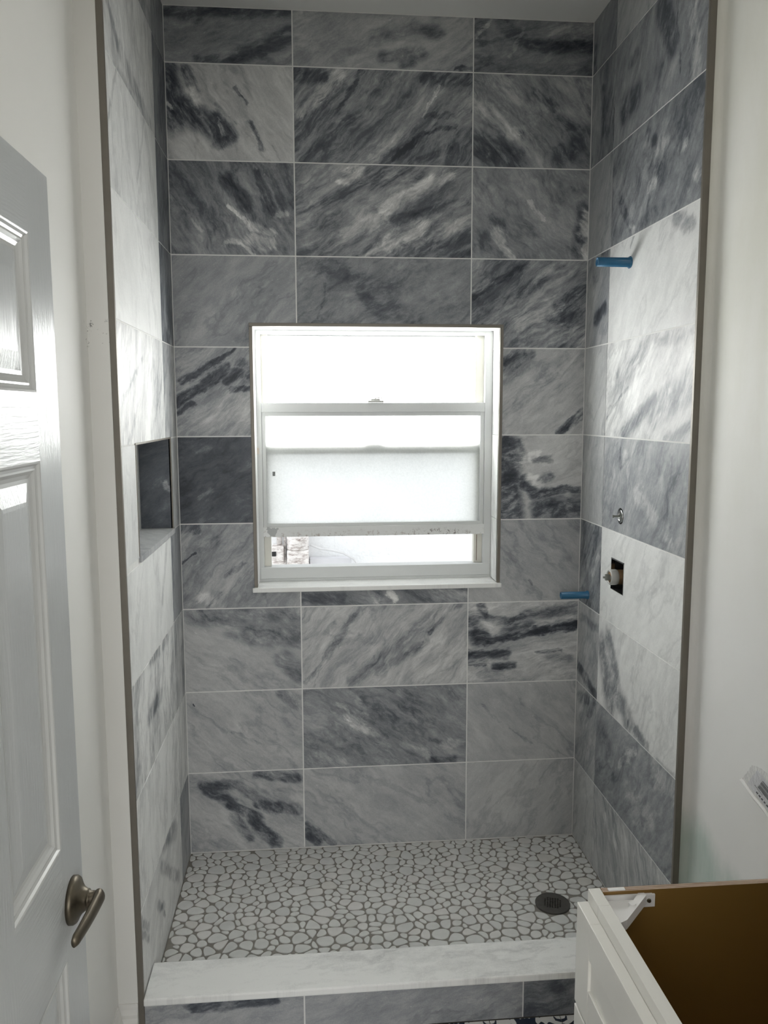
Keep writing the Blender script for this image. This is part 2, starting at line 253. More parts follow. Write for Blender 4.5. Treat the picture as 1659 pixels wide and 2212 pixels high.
    'R6S': (0.44,65,0.35,0.12,[(-0.142,1.057,-0.196,1.12,0.0108,0.22)]),
    'R6B': (0.86,50,0.06,0.04,[(-0.558,1.027,-0.785,1.267,0.0316,-0.07)]),
    'R7S': (0.62,65,0.15,0.1,[(-0.011,0.68,-0.199,0.634,0.0223,-0.4),(-0.032,0.87,-0.217,0.875,0.0142,-0.2)]),
    'R7B': (0.87,65,0.08,0.05,[(-0.251,0.828,-0.346,0.657,0.0537,-0.42),(-0.355,0.731,-0.507,0.655,0.0455,-0.42),(-0.507,0.655,-0.641,0.628,0.0235,-0.4),(-0.312,0.87,-0.399,0.746,0.0381,-0.4),(-0.714,0.623,-0.847,0.618,0.0115,-0.24)]),
    'R8S': (0.62,60,0.15,0.1,[(-0.04,0.571,-0.133,0.585,0.0263,-0.34),(-0.137,0.529,-0.202,0.61,0.0119,-0.28)]),
    'R8B': (0.47,50,0.12,0.22,[(-0.718,0.573,-0.83,0.576,0.0348,0.16),(-0.503,0.387,-0.672,0.418,0.0458,0.1),(-0.437,0.483,-0.568,0.586,0.0105,0.28),(-0.277,0.522,-0.394,0.452,0.0501,-0.12)]),
    'R9S': (0.68,60,0.08,0.06,[]),
    'R9B': (0.64,-70,0.28,0.08,[(-0.334,0.241,-0.416,0.195,0.0241,0.22)]),
    'L0S': (0.4,80,0.2,0.1,[]),
    'L0B': (0.6,-75,0.2,0.1,[]),
    'L1S': (0.36,80,0.25,0.1,[]),
    'L1B': (0.74,-78,0.2,0.06,[(-0.789,2.592,-0.698,2.537,0.02,-0.3),(-0.698,2.537,-0.286,2.472,0.0191,-0.26),(-0.675,2.468,-0.52,2.464,0.0159,-0.2)]),
    'L2S': (0.34,80,0.3,0.1,[]),
    'L2B': (0.86,-80,0.12,0.05,[(-0.731,2.454,-0.842,2.292,0.0068,-0.2),(-0.388,2.457,-0.516,2.256,0.0092,-0.16),(-0.37,2.426,-0.252,2.244,0.0182,-0.15)]),
    'L3S': (0.34,80,0.35,0.12,[(-0.116,1.901,-0.061,1.851,0.0217,0.3)]),
    'L3B': (0.9,-70,0.05,0.04,[]),
    'L4S': (0.66,75,0.3,0.06,[]),
    'L4B': (0.82,72,0.38,0.05,[(-0.786,1.661,-0.539,1.772,0.0069,-0.26),(-0.712,1.582,-0.6,1.664,0.0059,-0.2),(-0.391,1.599,-0.234,1.743,0.0068,-0.2),(-0.756,1.544,-0.671,1.602,0.0068,-0.2)]),
    'L5S': (0.62,85,0.15,0.05,[]),
    'L5B': (0.8,80,0.08,0.05,[]),
    'L6S': (0.52,80,0.15,0.08,[]),
    'L6B': (0.88,80,0.1,0.05,[(-0.372,1.049,-0.255,1.226,0.0146,-0.2)]),
    'L7S': (0.6,80,0.4,0.06,[]),
    'L7B': (0.8,75,0.42,0.06,[(-0.614,0.927,-0.318,0.911,0.023,-0.32),(-0.639,0.775,-0.456,0.775,0.0255,-0.38),(-0.801,0.756,-0.749,0.628,0.0093,-0.16)]),
    'L8S': (0.78,80,0.3,0.04,[]),
    'L8B': (0.9,82,0.26,0.04,[]),
    'L9S': (0.56,60,0.15,0.08,[]),
    'L9B': (0.86,50,0.12,0.06,[(-0.497,0.317,-0.289,0.253,0.0321,-0.42),(-0.554,0.278,-0.266,0.065,0.0167,-0.32),(-0.619,0.19,-0.534,0.13,0.0133,-0.38),(-0.538,0.109,-0.516,0.094,0.0065,-0.5),(-0.851,0.294,-0.748,0.211,0.012,-0.32),(-0.856,0.268,-0.754,0.18,0.0094,-0.38)]),
    'C0': (0.6,8,0.1,0.08,[(0.134,0.043,0.342,0.049,0.015,-0.4)]),
    'C1': (0.52,20,0.1,0.1,[]),
    'C2': (0.36,20,0.15,0.2,[(1.129,0.03,1.154,-0.006,0.0156,-0.15)]),
    'N1': (0.18,30,0.12,0.15,[(-0.023,1.382,-0.017,1.366,0.0077,0.3)]),
}

MM = {k: marble_mat(k, *v) for k, v in MARBLE.items()}
MM['cap'] = marble_mat('cap', .98, 6, .12, .10, [], rough=.16)
MM['sill'] = marble_mat('sill', 1.0, 4, .12, .03, [], rough=.22)
MM['reveal'] = marble_mat('reveal', .97, 75, .12, .04, [], rough=.3)
MM['reveal_grey'] = marble_mat('reveal_grey', .80, 70, .25, .06, [], rough=.3)

# ------------------------------------------------------------------ plain materials
def paint(name, base, patches=None):
    m, t, b = new_mat(name, .62)
    P = t.n('ShaderNodeNewGeometry').outputs['Position']
    n1 = t.noise(P, 1.3, 4); n2 = t.noise(P, 9.0, 5)
    c = t.v('SCALE', base, t.rng(n1.outputs['Fac'], .3, .7, .97, 1.03))
    if patches: c = patches(t, P, c)
    t.put(b.inputs['Base Color'], c)
    t.put(b.inputs['Normal'], t.bump(t.noise(P, 60.0, 4).outputs['Fac'], .08, .002))
    return m
def left_marks(t, P, c):
    nz = t.noise(P, 60.0, 6, .7)
    k = t.v('LENGTH', t.v('SUBTRACT', t.v('MULTIPLY', P, (0, 1, .5)), (0, -.863, .905)))
    msk = t.m('MULTIPLY', t.rng(nz.outputs['Fac'], .60, .63, 0, 1), t.rng(k, .010, .028, 1, 0))
    nb = t.noise(t.v('MULTIPLY', P, (1, 1, .25)), 40.0, 5, .7)
    sp = t.n('ShaderNodeSeparateXYZ'); t.put(sp.inputs[0], P)
    edge = t.m('MULTIPLY', t.rng(nb.outputs['Fac'], .69, .71, 0, 1), t.rng(sp.outputs[0], -.030, -.008, 0, 1))
    return t.mix(t.m('MAXIMUM', msk, edge), c, (.19, .185, .18))
def right_patches(t, P, c):
    sp = t.n('ShaderNodeSeparateXYZ'); t.put(sp.inputs[0], P)
    nz = t.noise(t.v('MULTIPLY', P, (1, 1, .6)), 6.0, 6, .65)
    yz = t.v('MULTIPLY', t.v('ADD', P, t.v('SCALE', t.v('SUBTRACT', nz.outputs['Color'], (.5, .5, .5)), .14)), (0, 1, 1))
    # tan tone growing towards the top, and a pale compound patch
    def cap(a, bb, w):
        s = t.n('ShaderNodeGroup'); s.node_tree = STROKE; t.put(s.inputs['P'], yz)
        s.inputs['A'].default_value = (0, *a); s.inputs['BA'].default_value = (0, bb[0] - a[0], bb[1] - a[1]); s.inputs['W'].default_value = w
        return s.outputs[0]
    brd = t.noise(t.v('MULTIPLY', P, (1, 1, .35)), 4.0, 5, .6)
    tan = t.m('MULTIPLY', t.rng(sp.outputs[2], 1.05, 1.75, 0, 1), t.rng(brd.outputs['Fac'], .35, .6, .45, 1))
    c = t.mix(tan, c, (.79, .785, .72))
    pale = cap((-1.16, 1.40), (-1.17, 1.74), .058)
    c = t.mix(t.m('MULTIPLY', pale, .85), c, (.89, .89, .86))
    green = t.m('MAXIMUM', cap((-.87, .36), (-.93, .40), .13), t.m('MULTIPLY', cap((-1.03, .36), (-1.10, .40), .10), .8))
    gn = t.noise(t.v('MULTIPLY', P, (1, 1, .15)), 30.0, 4, .6)
    c = t.mix(t.m('MULTIPLY', green, t.rng(gn.outputs['Fac'], .3, .6, .65, .95)), c, (.52, .62, .57))
    return c
M_left = paint('painted_drywall', (.81, .805, .775), left_marks)
M_right = paint('patched_drywall', (.90, .895, .88), right_patches)
M_ceil = paint('ceiling_paint', (.80, .80, .78))
M_grout = simple('light_grout', (.80, .80, .78), .85, 0, .05, 30, .2, 400)
M_fgrout = simple('floor_grout', (.27, .255, .23), .9, 0, .08, 40, .3, 500)
M_metal = simple('trim_metal', (.20, .182, .155), .45, .35, .05, 20)
M_white = simple('window_white', (.64, .655, .65), .38, 0, .02, 5)
M_bronze = simple('aged_bronze', (.15, .13, .098), .42, .9, .15, 40)
M_vanity = simple('white_lacquer', (.80, .79, .745), .3, 0, .02, 3)
M_plastic = simple('white_plastic', (.82, .81, .80), .35, 0, .02, 3)
M_ring = simple('ring_grey_plastic', (.45, .45, .43), .35, .1, .05, 30)
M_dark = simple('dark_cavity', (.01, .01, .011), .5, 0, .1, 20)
M_chrome = simple('chrome', (.55, .56, .57), .14, 1.0, .04, 10)
M_brass = simple('brass_body', (.30, .19, .10), .45, .7, .2, 60)
M_greyp = simple('grey_stem', (.22, .23, .21), .5, .2, .05, 30)
M_drain = simple('drain_metal', (.13, .125, .115), .45, .6, .1, 60)
M_screw = simple('screw_steel', (.12, .11, .08), .4, .8, .1, 60)
M_base = simple('baseboard_paint', (.80, .79, .76), .4, 0, .04, 12)
M_base.name = 'baseboard_paint'

def blue_plastic():
    m, t, b = new_mat('blue_plastic', .3, 0, (.02, .13, .27))
    b.inputs['Transmission Weight'].default_value = .15
    g = t.n('ShaderNodeTexCoord').outputs['Object']
    n = t.noise(t.v('MULTIPLY', g, (.3, 1, 1)), 90.0, 3)
    t.put(b.inputs['Base Color'], t.mix(n.outputs['Fac'], (.018, .12, .24), (.035, .19, .36)))
    return m
M_blue = blue_plastic()

def door_paint(name, vertical=True):
    m, t, b = new_mat(name, .28, 0, (.56, .58, .585))
    P = t.n('ShaderNodeNewGeometry').outputs['Position']
    k = (1, 1, .045) if vertical else (1, .045, 1)
    k2 = (1, 1, .12) if vertical else (1, .12, 1)
    wv = t.noise(P, 3.0, 3)
    q = t.v('ADD', P, t.v('SCALE', t.v('SUBTRACT', wv.outputs['Color'], (.5, .5, .5)), .02))
    a = t.noise(t.v('MULTIPLY', q, k), 210.0, 4, .6); c = t.noise(t.v('MULTIPLY', q, k2), 60.0, 3, .5)
    h = t.m('ADD', t.rng(a.outputs['Fac'], .42, .62, 0, 1), t.m('MULTIPLY', c.outputs['Fac'], .7))
    t.put(b.inputs['Normal'], t.bump(h, .22, .0012))
    return m
M_doorv = door_paint('door_paint_vertical_grain', True)
M_doorh = door_paint('door_paint_cross_grain', False)

def frosted(name, strength, transp, tint, warm):
    m = bpy.data.materials.new(name); m.use_nodes = True
    nt = m.node_tree; t = NT(nt); nt.nodes.remove(nt.nodes['Principled BSDF'])
    o = nt.nodes['Material Output']
    P = t.n('ShaderNodeNewGeometry').outputs['Position']
    n1 = t.noise(P, 3.5, 3, .5); n2 = t.noise(P, 160.0, 3, .6); n3 = t.noise(P, 9.0, 4, .6)
    f = t.m('ADD', t.m('MULTIPLY', n1.outputs['Fac'], .24), t.m('ADD', t.m('MULTIPLY', n2.outputs['Fac'], .12), t.m('MULTIPLY', n3.outputs['Fac'], .10)))
    st = t.m('MULTIPLY', t.m('ADD', f, .77), strength)
    nz_ = t.n('ShaderNodeSeparateXYZ'); t.put(nz_.inputs[0], t.n('ShaderNodeNewGeometry').outputs['True Normal']); st = t.m('MULTIPLY', st, t.m('LESS_THAN', nz_.outputs[1], -.5))
    em = t.n('ShaderNodeEmission'); t.put(em.inputs['Color'], t.mix(n1.outputs['Fac'], tint, warm)); t.put(em.inputs['Strength'], st)
    tr = t.n('ShaderNodeBsdfTransparent'); tr.inputs[0].default_value = (.93, .98, .97, 1)
    gl = t.n('ShaderNodeBsdfGlossy'); gl.inputs['Roughness'].default_value = .35; gl.inputs['Color'].default_value = (.9, .9, .9, 1)
    m1 = t.n('ShaderNodeMixShader'); m1.inputs[0].default_value = transp
    nt.links.new(em.outputs[0], m1.inputs[1]); nt.links.new(tr.outputs[0], m1.inputs[2])
    m2 = t.n('ShaderNodeMixShader'); m2.inputs[0].default_value = .05
    nt.links.new(m1.outputs[0], m2.inputs[1]); nt.links.new(gl.outputs[0], m2.inputs[2])
    nt.links.new(m2.outputs[0], o.inputs['Surface'])
    return m
M_pane_glow = frosted('frosted_glass_glowing', PANE_UP, .06, (.97, 1.0, 1.0), (1.0, .985, .95))  # upper pane glows by itself, emission stands in for daylight from outdoors
def frosted_low():
    m = bpy.data.materials.new('frosted_glass_lower'); m.use_nodes = True
    nt = m.node_tree; t = NT(nt); nt.nodes.remove(nt.nodes['Principled BSDF']); o = nt.nodes['Material Output']
    P = t.n('ShaderNodeNewGeometry').outputs['Position']
    n1 = t.noise(P, 4.0, 3, .5); n2 = t.noise(P, 170.0, 3, .6)
    k = t.m('ADD', t.rng(n1.outputs['Fac'], .35, .65, .93, 1.0), t.rng(n2.outputs['Fac'], .3, .7, -.05, .05))
    tl = t.n('ShaderNodeBsdfTranslucent'); t.put(tl.inputs[0], t.v('SCALE', (.95, .955, .95), k))
    tr = t.n('ShaderNodeBsdfTransparent'); tr.inputs[0].default_value = (.95, .97, .955, 1)
    gl = t.n('ShaderNodeBsdfGlossy'); gl.inputs['Roughness'].default_value = .35
    m1 = t.n('ShaderNodeMixShader'); m1.inputs[0].default_value = .22
    nt.links.new(tl.outputs[0], m1.inputs[1]); nt.links.new(tr.outputs[0], m1.inputs[2])
    m2 = t.n('ShaderNodeMixShader'); m2.inputs[0].default_value = .05
    nt.links.new(m1.outputs[0], m2.inputs[1]); nt.links.new(gl.outputs[0], m2.inputs[2])
    nt.links.new(m2.outputs[0], o.inputs['Surface'])
    return m
M_paneL = frosted_low()

def rusty_rail():
    m, t, b = new_mat('stained_white_rail', .5)
    P = t.n('ShaderNodeNewGeometry').outputs['Position']; sp = t.n('ShaderNodeSeparateXYZ'); t.put(sp.inputs[0], P)
    n = t.noise(P, 90.0, 6, .75); big = t.noise(t.v('MULTIPLY', P, (1, 0, 0)), 6.0, 2)
    low = t.rng(sp.outputs[2], 1.196, 1.170, 0, 1)
    k = t.m('MULTIPLY', t.m('MULTIPLY', t.rng(n.outputs['Fac'], .53, .62, 0, 1), low), t.rng(big.outputs['Fac'], .35, .5, .25, 1))
    c = t.mix(t.m('MULTIPLY', k, .75), (.74, .75, .74), (.25, .16, .12))
    rt = t.m('MULTIPLY', t.rng(sp.outputs[0], .80, .95, 0, 1), t.m('MULTIPLY', t.rng(n.outputs['Fac'], .56, .6, 0, 1), t.rng(sp.outputs[2], 1.197, 1.175, 0, 1)))
    rt = t.m('MULTIPLY', rt, t.rng(sp.outputs[0], 1.07, 1.0, 0, 1))
    c = t.mix(rt, c, (.035, .03, .03))
    l = t.v('LENGTH', t.v('SUBTRACT', t.v('MULTIPLY', P, (1, 0, 1)), (.318, 0, 1.186)))
    n2 = t.noise(P, 45.0, 4, .6)
    c = t.mix(t.m('GREATER_THAN', t.m('MULTIPLY_ADD', n2.outputs['Fac'], .05, t.m('MULTIPLY', l, -1.0)), .006), c, (.42, .43, .43))
    t.put(b.inputs['Base Color'], c); return m
M_rust = rusty_rail()

def stucco():
    m, t, b = new_mat('white_stucco', .8)
    P = t.n('ShaderNodeNewGeometry').outputs['Position']
    n = t.noise(P, 14.0, 6, .62, .6); n2 = t.noise(P, 60.0, 4)
    h = t.m('ADD', t.rng(n.outputs['Fac'], .46, .56, 0, 1, 'SMOOTHSTEP'), t.m('MULTIPLY', n2.outputs['Fac'], .3))
    t.put(b.inputs['Base Color'], t.v('SCALE', (.83, .84, .85), t.rng(n2.outputs['Fac'], .3, .7, .97, 1.03)))
    t.put(b.inputs['Normal'], t.bump(h, .3, .008)); return m
M_stucco = stucco()
def meter_mat():
    m, t, b = new_mat('stained_meter_paint', .5)
    P = t.n('ShaderNodeNewGeometry').outputs['Position']
    n = t.noise(t.v('MULTIPLY', P, (1, 1, 2.5)), 26.0, 7, .75)
    t.put(b.inputs['Base Color'], t.mix(t.rng(n.outputs['Fac'], .46, .66, 0, 1), (.80, .77, .75), (.30, .24, .22))); return m
M_meter = meter_mat()
def interior_brown():
    m, t, b = new_mat('brown_veneer', .5)
    P = t.n('ShaderNodeNewGeometry').outputs['Position']
    n = t.noise(t.v('MULTIPLY', P, (.2, 1, 1)), 14.0, 4)
    t.put(b.inputs['Base Color'], t.mix(n.outputs['Fac'], (.22, .125, .028), (.25, .14, .035))); return m
M_brown = interior_brown()
def ply():
    m, t, b = new_mat('plywood_edge', .7)
    P = t.n('ShaderNodeNewGeometry').outputs['Position']; sp = t.n('ShaderNodeSeparateXYZ'); t.put(sp.inputs[0], P)
    w = t.m('SINE', t.m('MULTIPLY', sp.outputs[1], 1500.0)); n = t.noise(t.v('MULTIPLY', P, (.12, 1, 1)), 160.0, 4)
    f = t.m('ADD', t.m('MULTIPLY', w, .35), n.outputs['Fac'])
    t.put(b.inputs['Base Color'], t.ramp(f, [(.25, (.21, .13, .085)), (.5, (.42, .30, .22)), (.8, (.55, .43, .34))])); return m
M_ply = ply()
def pebble_mats():
    out = []
    for i, c in enumerate([(.74, .745, .73), (.70, .705, .695), (.76, .75, .735), (.70, .69, .66)]):
        m, t, b = new_mat('white_pebble_%s' % 'abcd'[i], .38)
        P = t.n('ShaderNodeNewGeometry').outputs['Position']; n = t.noise(P, 22.0, 5)
        t.put(b.inputs['Base Color'], t.v('SCALE', c, t.rng(n.outputs['Fac'], .3, .7, .92, 1.05)))
        out.append(m)
    return out
M_peb = pebble_mats()

# ------------------------------------------------------------------ mesh helpers
def link(name, verts, faces, mat, parent=None, smooth=False, uvs=None):
    me = bpy.data.meshes.new(name); me.from_pydata([tuple(v) for v in verts], [], faces)
    bm = bmesh.new(); bm.from_mesh(me); bmesh.ops.recalc_face_normals(bm, faces=bm.faces); bm.to_mesh(me); bm.free()
    if mat: me.materials.append(mat)
    if smooth: me.shade_smooth()
    if uvs:
        l = me.uv_layers.new(name='UVMap'); a, b_ = uvs
        for lp in me.loops:
            co = me.vertices[lp.vertex_index].co; l.data[lp.index].uv = (co[a], co[b_])
    o = bpy.data.objects.new(name, me); COL.objects.link(o)
    if parent: o.parent = parent
    return o
def empty(name, loc=(0, 0, 0)):
    o = bpy.data.objects.new(name, None); COL.objects.link(o); o.location = loc; o.empty_display_size = .05
    return o
def tag(o, label=None, cat=None, group=None, kind=None):
    if label: o['label'] = label
    if cat: o['category'] = cat
    if group: o['group'] = group
    if kind: o['kind'] = kind
    return o
class MB:
    def __init__(s): s.v = []; s.f = []
    def add(s, vs, fs):
        n = len(s.v); s.v += [tuple(v) for v in vs]; s.f += [tuple(i + n for i in f) for f in fs]; return s
    def box(s, x0, x1, y0, y1, z0, z1, c=0.0):
        if c <= 0:
            vs = [(x, y, z) for x in (x0, x1) for y in (y0, y1) for z in (z0, z1)]
            return s.add(vs, [(0, 1, 3, 2), (4, 6, 7, 5), (0, 4, 5, 1), (2, 3, 7, 6), (0, 2, 6, 4), (1, 5, 7, 3)])
        bm = bmesh.new(); bmesh.ops.create_cube(bm, size=1)
        for v in bm.verts: v.co = ((x0 + x1) / 2 + v.co.x * (x1 - x0), (y0 + y1) / 2 + v.co.y * (y1 - y0), (z0 + z1) / 2 + v.co.z * (z1 - z0))
        bmesh.ops.bevel(bm, geom=list(bm.edges), offset=c, segments=2, profile=.6, affect='EDGES')
        bm.verts.index_update(); vs = [v.co[:] for v in bm.verts]; fs = [[v.index for v in f.verts] for f in bm.faces]; bm.free()
        return s.add(vs, fs)
    def prism(s, loops, ax, a0, a1):
        """loops: outer + holes in the two remaining axes; extruded from a0 to a1 along axis ax"""
        def P(q, a):
            r = [0, 0, 0]; i = [k for k in (0, 1, 2) if k != ax]; r[i[0]], r[i[1]] = q; r[ax] = a; return tuple(r)
        flat = [q for lp in loops for q in lp]; n = len(flat)
        tri = tessellate_polygon([[Vector((q[0], q[1], 0)) for q in lp] for lp in loops])
        vs = [P(q, a0) for q in flat] + [P(q, a1) for q in flat]
        fs = [tuple(t) for t in tri] + [tuple(i + n for i in t) for t in tri]
        k = 0
        for lp in loops:
            m = len(lp)
            for i in range(m):
                a, b = k + i, k + (i + 1) % m; fs.append((a, b, b + n, a + n))
            k += m
        return s.add(vs, fs)
    def lathe(s, prof, origin, axis, seg=32):
        """prof: (distance along axis, radius)"""
        z = Vector(axis).normalized(); x = z.orthogonal().normalized(); y = z.cross(x); o = Vector(origin)
        vs = []; fs = []
        for d, r in prof:
            for k in range(seg):
                a = 2 * math.pi * k / seg; vs.append(o + z * d + (x * math.cos(a) + y * math.sin(a)) * max(r, 1e-5))
        for i in range(len(prof) - 1):
            for k in range(seg):
                a, b = i * seg + k, i * seg + (k + 1) % seg; fs.append((a, b, b + seg, a + seg))
        fs.append(tuple(range(seg))); fs.append(tuple((len(prof) - 1) * seg + k for k in range(seg)))
        return s.add(vs, fs)
    def tube(s, pts, rad, seg=12, flat=1.0, up=(0, 0, 1)):
        pts = [Vector(p) for p in pts]; vs = []; fs = []
        for i, p in enumerate(pts):
            t = (pts[min(i + 1, len(pts) - 1)] - pts[max(i - 1, 0)]).normalized()
            u = Vector(up); sx = t.cross(u)
            if sx.length < 1e-4: sx = t.orthogonal()
            sx.normalize(); sy = sx.cross(t).normalized(); r = rad[i] if isinstance(rad, (list, tuple)) else rad
            rx, ry = r if isinstance(r, tuple) else (r, r * flat)
            for k in range(seg):
                a = 2 * math.pi * k / seg; vs.append(p + sx * math.cos(a) * rx + sy * math.sin(a) * ry)
        for i in range(len(pts) - 1):
            for k in range(seg):
                a, b = i * seg + k, i * seg + (k + 1) % seg; fs.append((a, b, b + seg, a + seg))
        fs.append(tuple(range(seg))); fs.append(tuple((len(pts) - 1) * seg + k for k in range(seg)))
        return s.add(vs, fs)
    def build(s, name, mat, parent=None, smooth=False, uvs=None):
        return link(name, s.v, s.f, mat, parent, smooth, uvs)
def rect(a0, a1, b0, b1): return [(a0, b0), (a1, b0), (a1, b1), (a0, b1)]
def circ(a, b, r, n=24, r2=None): return [(a + r * math.cos(2 * math.pi * k / n), b + (r2 or r) * math.sin(2 * math.pi * k / n)) for k in range(n)]

# ------------------------------------------------------------------ structure: shower walls
WX0, WX1, WZ0, WZ1 = .256, 1.151, .985, 1.932     # window opening with its trim
T_ = .0013                                        # tiles stand proud of the grout
wall_back = MB().prism([rect(-.16, W + .16, ZF, CEIL), rect(.262, 1.145, .990, 1.926)], 1, T_, .17).build('wall_back', M_grout)
tag(wall_back, 'grey marble tiled back wall of the shower with the window in it', 'wall', kind='structure')
NY0, NY1, NZ0, NZ1 = -.674, -.137, 1.240, 1.5395  # niche
wl = MB().prism([rect(-.8475, T_, ZF, CEIL), rect(NY0 - .0045, NY1 + .0045, NZ0 - .0168, NZ1 + .004)], 0, -.158, -T_)
wall_sl = wl.build('wall_shower_left', M_grout); tag(wall_sl, 'left shower wall in large pale and grey marble tiles with recessed niche', 'wall', kind='structure')
VH = (-.426, -.316, 1.040, 1.146)                  # valve opening
EY, EZ, ER = -.381, 1.291, .0265                   # upper round opening
wr = MB().prism([rect(-.8475, T_, ZF, CEIL), rect(VH[0] - .002, VH[1] + .002, VH[2] - .002, VH[3] + .002), circ(EY, EZ, ER + .002)], 0, W + T_, W + .16)
wall_sr = wr.build('wall_shower_right', M_grout); tag(wall_sr, 'right shower wall in large grey marble tiles with plumbing openings', 'wall', kind='structure')

def tile(loops, ax, face, key, parent, depth=None, name='tile'):
    d = T_ + .0002 if depth is None else depth
    lo, hi = (face, face + d) if ax != 0 or face > 1 else (face - d, face)
    uv = {0: (1, 2), 1: (0, 2), 2: (0, 1)}[ax]
    return MB().prism(loops, ax, lo, hi).build(name, MM[key], parent, uvs=uv)
# back wall
cols = {'L': (G, M1 - G), 'M': (M1 + G, M2 - G), 'R': (M2 + G, W - G)}
for r in range(10):
    z1 = CEIL - .003 if r == 0 else ZR[r - 1] - G
    z0 = ZR[r] + G if r < 9 else .003
    for c, (x0, x1) in cols.items():
        k = 'B%d%s' % (r, c)
        lp = rect(x0, x1, z0, z1)
        if r == 3:
            if c == 'L': lp = [(x0, z0), (WX0, z0), (WX0, WZ1), (x1, WZ1), (x1, z1), (x0, z1)]
            elif c == 'M': lp = rect(x0, x1, WZ1, z1)
            else: lp = [(x0, WZ1), (WX1, WZ1), (WX1, z0), (x1, z0), (x1, z1), (x0, z1)]
        if r in (4, 5):
            if c == 'L': lp = rect(x0, WX0, z0, z1)
            elif c == 'M': continue
            else: lp = rect(WX1, x1, z0, z1)
        if r == 6:
            s = WZ0 - .001
            if c == 'L': lp = [(x0, z0), (x1, z0), (x1, s), (WX0, s), (WX0, z1), (x0, z1)]
            elif c == 'M': lp = rect(x0, x1, z0, s)
            else: lp = [(x0, z0), (x1, z0), (x1, z1), (WX1, z1), (WX1, s), (x0, s)]
        tile([lp], 1, 0.0, k, wall_back)
# side walls
YS, YB = -.2185, -.8455
for r in range(10):
    z1 = CEIL - .003 if r == 0 else ZR[r - 1] - G
    z0 = ZR[r] + G if r < 9 else .003
    sS, sB = rect(YS + G, -G, z0, z1), rect(YB, YS - G, z0, z1)
    # right wall
    tile([sS], 0, W, 'R%dS' % r, wall_sr)
    lp = [sB]
    if r == 5: lp = [sB, circ(EY, EZ, ER)]
    if r == 6: lp = [sB, rect(VH[0], VH[1], VH[2], VH[3])]
    tile(lp, 0, W, 'R%dB' % r, wall_sr)
    # left wall
    if r == 5:
        tile([rect(NY1 + .006, -G, z0, z1)], 0, 0.0, 'L5S', wall_sl)
        tile([rect(YB, NY0 - .006, z0, z1)], 0, 0.0, 'L5B', wall_sl)
    else:
        yj = YS if r < 6 else YS + .03
        tile([rect(yj + G, -G, z0, z1)], 0, 0.0, 'L%dS' % r, wall_sl)
        tile([rect(YB, yj - G, z0, z1 if r != 6 else z1 - .014)], 0, 0.0, 'L%dB' % r, wall_sl)

# niche lining
ND = -.105
MB().prism([rect(NY0, NY1, NZ0, NZ1)], 0, ND - .006, ND).build('niche_back_tile', MM['L5B'], wall_sl, uvs=(1, 2))
MB().box(ND, -.002, NY1, NY1 + .0038, NZ0, NZ1).build('niche_side_tile', MM['N1'], wall_sl, uvs=(0, 2))
MB().box(ND, -.002, NY0 - .0038, NY0, NZ0, NZ1).build('niche_side_tile', MM['L4B'], wall_sl, uvs=(0, 2))
MB().box(ND, -.002, NY0, NY1, NZ1, NZ1 + .0035).build('niche_top_tile', MM['B4R'], wall_sl, uvs=(0, 1))
MB().box(ND, .006, NY0 - .006, NY1 + .006, NZ0 - .0165, NZ0, .0012).build('niche_shelf', MM['B8R'], wall_sl, uvs=(0, 1))
tm = MB().box(-.006, .0015, NY0 - .0055, NY0, NZ0, NZ1 + .005)
tm.box(-.006, .0015, NY1, NY1 + .0055, NZ0, NZ1 + .005); tm.box(-.006, .0015, NY0, NY1, NZ1, NZ1 + .0052)
tm.build('niche_trim', M_metal, wall_sl)

# window reveal lining and sill
rv = .107
RZ = [1.5415, 1.8488, 1.234]
def rev(name, x0, x1, y0, y1, z0, z1, key): MB().box(x0, x1, y0, y1, z0, z1).build(name, MM[key], wall_back, uvs=(1, 2))
for z0, z1, k in ((1.003, RZ[2] - .001, 'reveal'), (RZ[2] + .001, RZ[0] - .001, 'reveal'), (RZ[0] + .001, RZ[1] - .001, 'reveal_grey'), (RZ[1] + .001, 1.9195, 'reveal')):
    rev('reveal_tile', 1.139, 1.1449, .004, rv, z0, z1, k)
    rev('reveal_tile', .2621, .268, .004, rv, z0, z1, 'reveal')
for x0, x1 in ((.268, .60), (.602, 1.139)):
    MB().box(x0, x1, .004, rv, 1.9198, 1.9258).build('reveal_tile', MM['reveal'], wall_back, uvs=(0, 1))
MB().box(.2625, 1.1445, .0, rv, .991, .9995).box(.2495, 1.1555, -.0125, .0, .9835, 1.0005, .003).build('sill_slab', MM['sill'], wall_back, uvs=(0, 1))

def trim(n, mb, label):
    o = mb.build('trim_%d' % n, M_metal); tag(o, label, 'trim', kind='structure'); return o
t1 = trim(1, MB().box(WX0, WX1, -.0035, .0115, 1.9205, WZ1, .0015), 'dark bronze metal edge strip along the top of the window opening')
t2 = trim(2, MB().box(WX0, .268, -.0035, .0115, 1.0008, 1.9195, .0015), 'dark bronze metal edge strip down the left side of the window opening')
t3 = trim(3, MB().box(1.139, WX1, -.0035, .0115, 1.0008, 1.9195, .0015), 'dark bronze metal edge strip down the right side of the window opening')
t4 = trim(4, MB().box(-.0125, .0030, YC - .0035, -.8460, ZF, CEIL, .001), 'tall dark metal edge strip on left shower wall beside the white wall')
t5 = trim(5, MB().box(W - .0030, W + .0145, YC - .0035, -.8460, ZF, CEIL, .001), 'tall dark metal edge strip on right shower wall beside the patched wall')

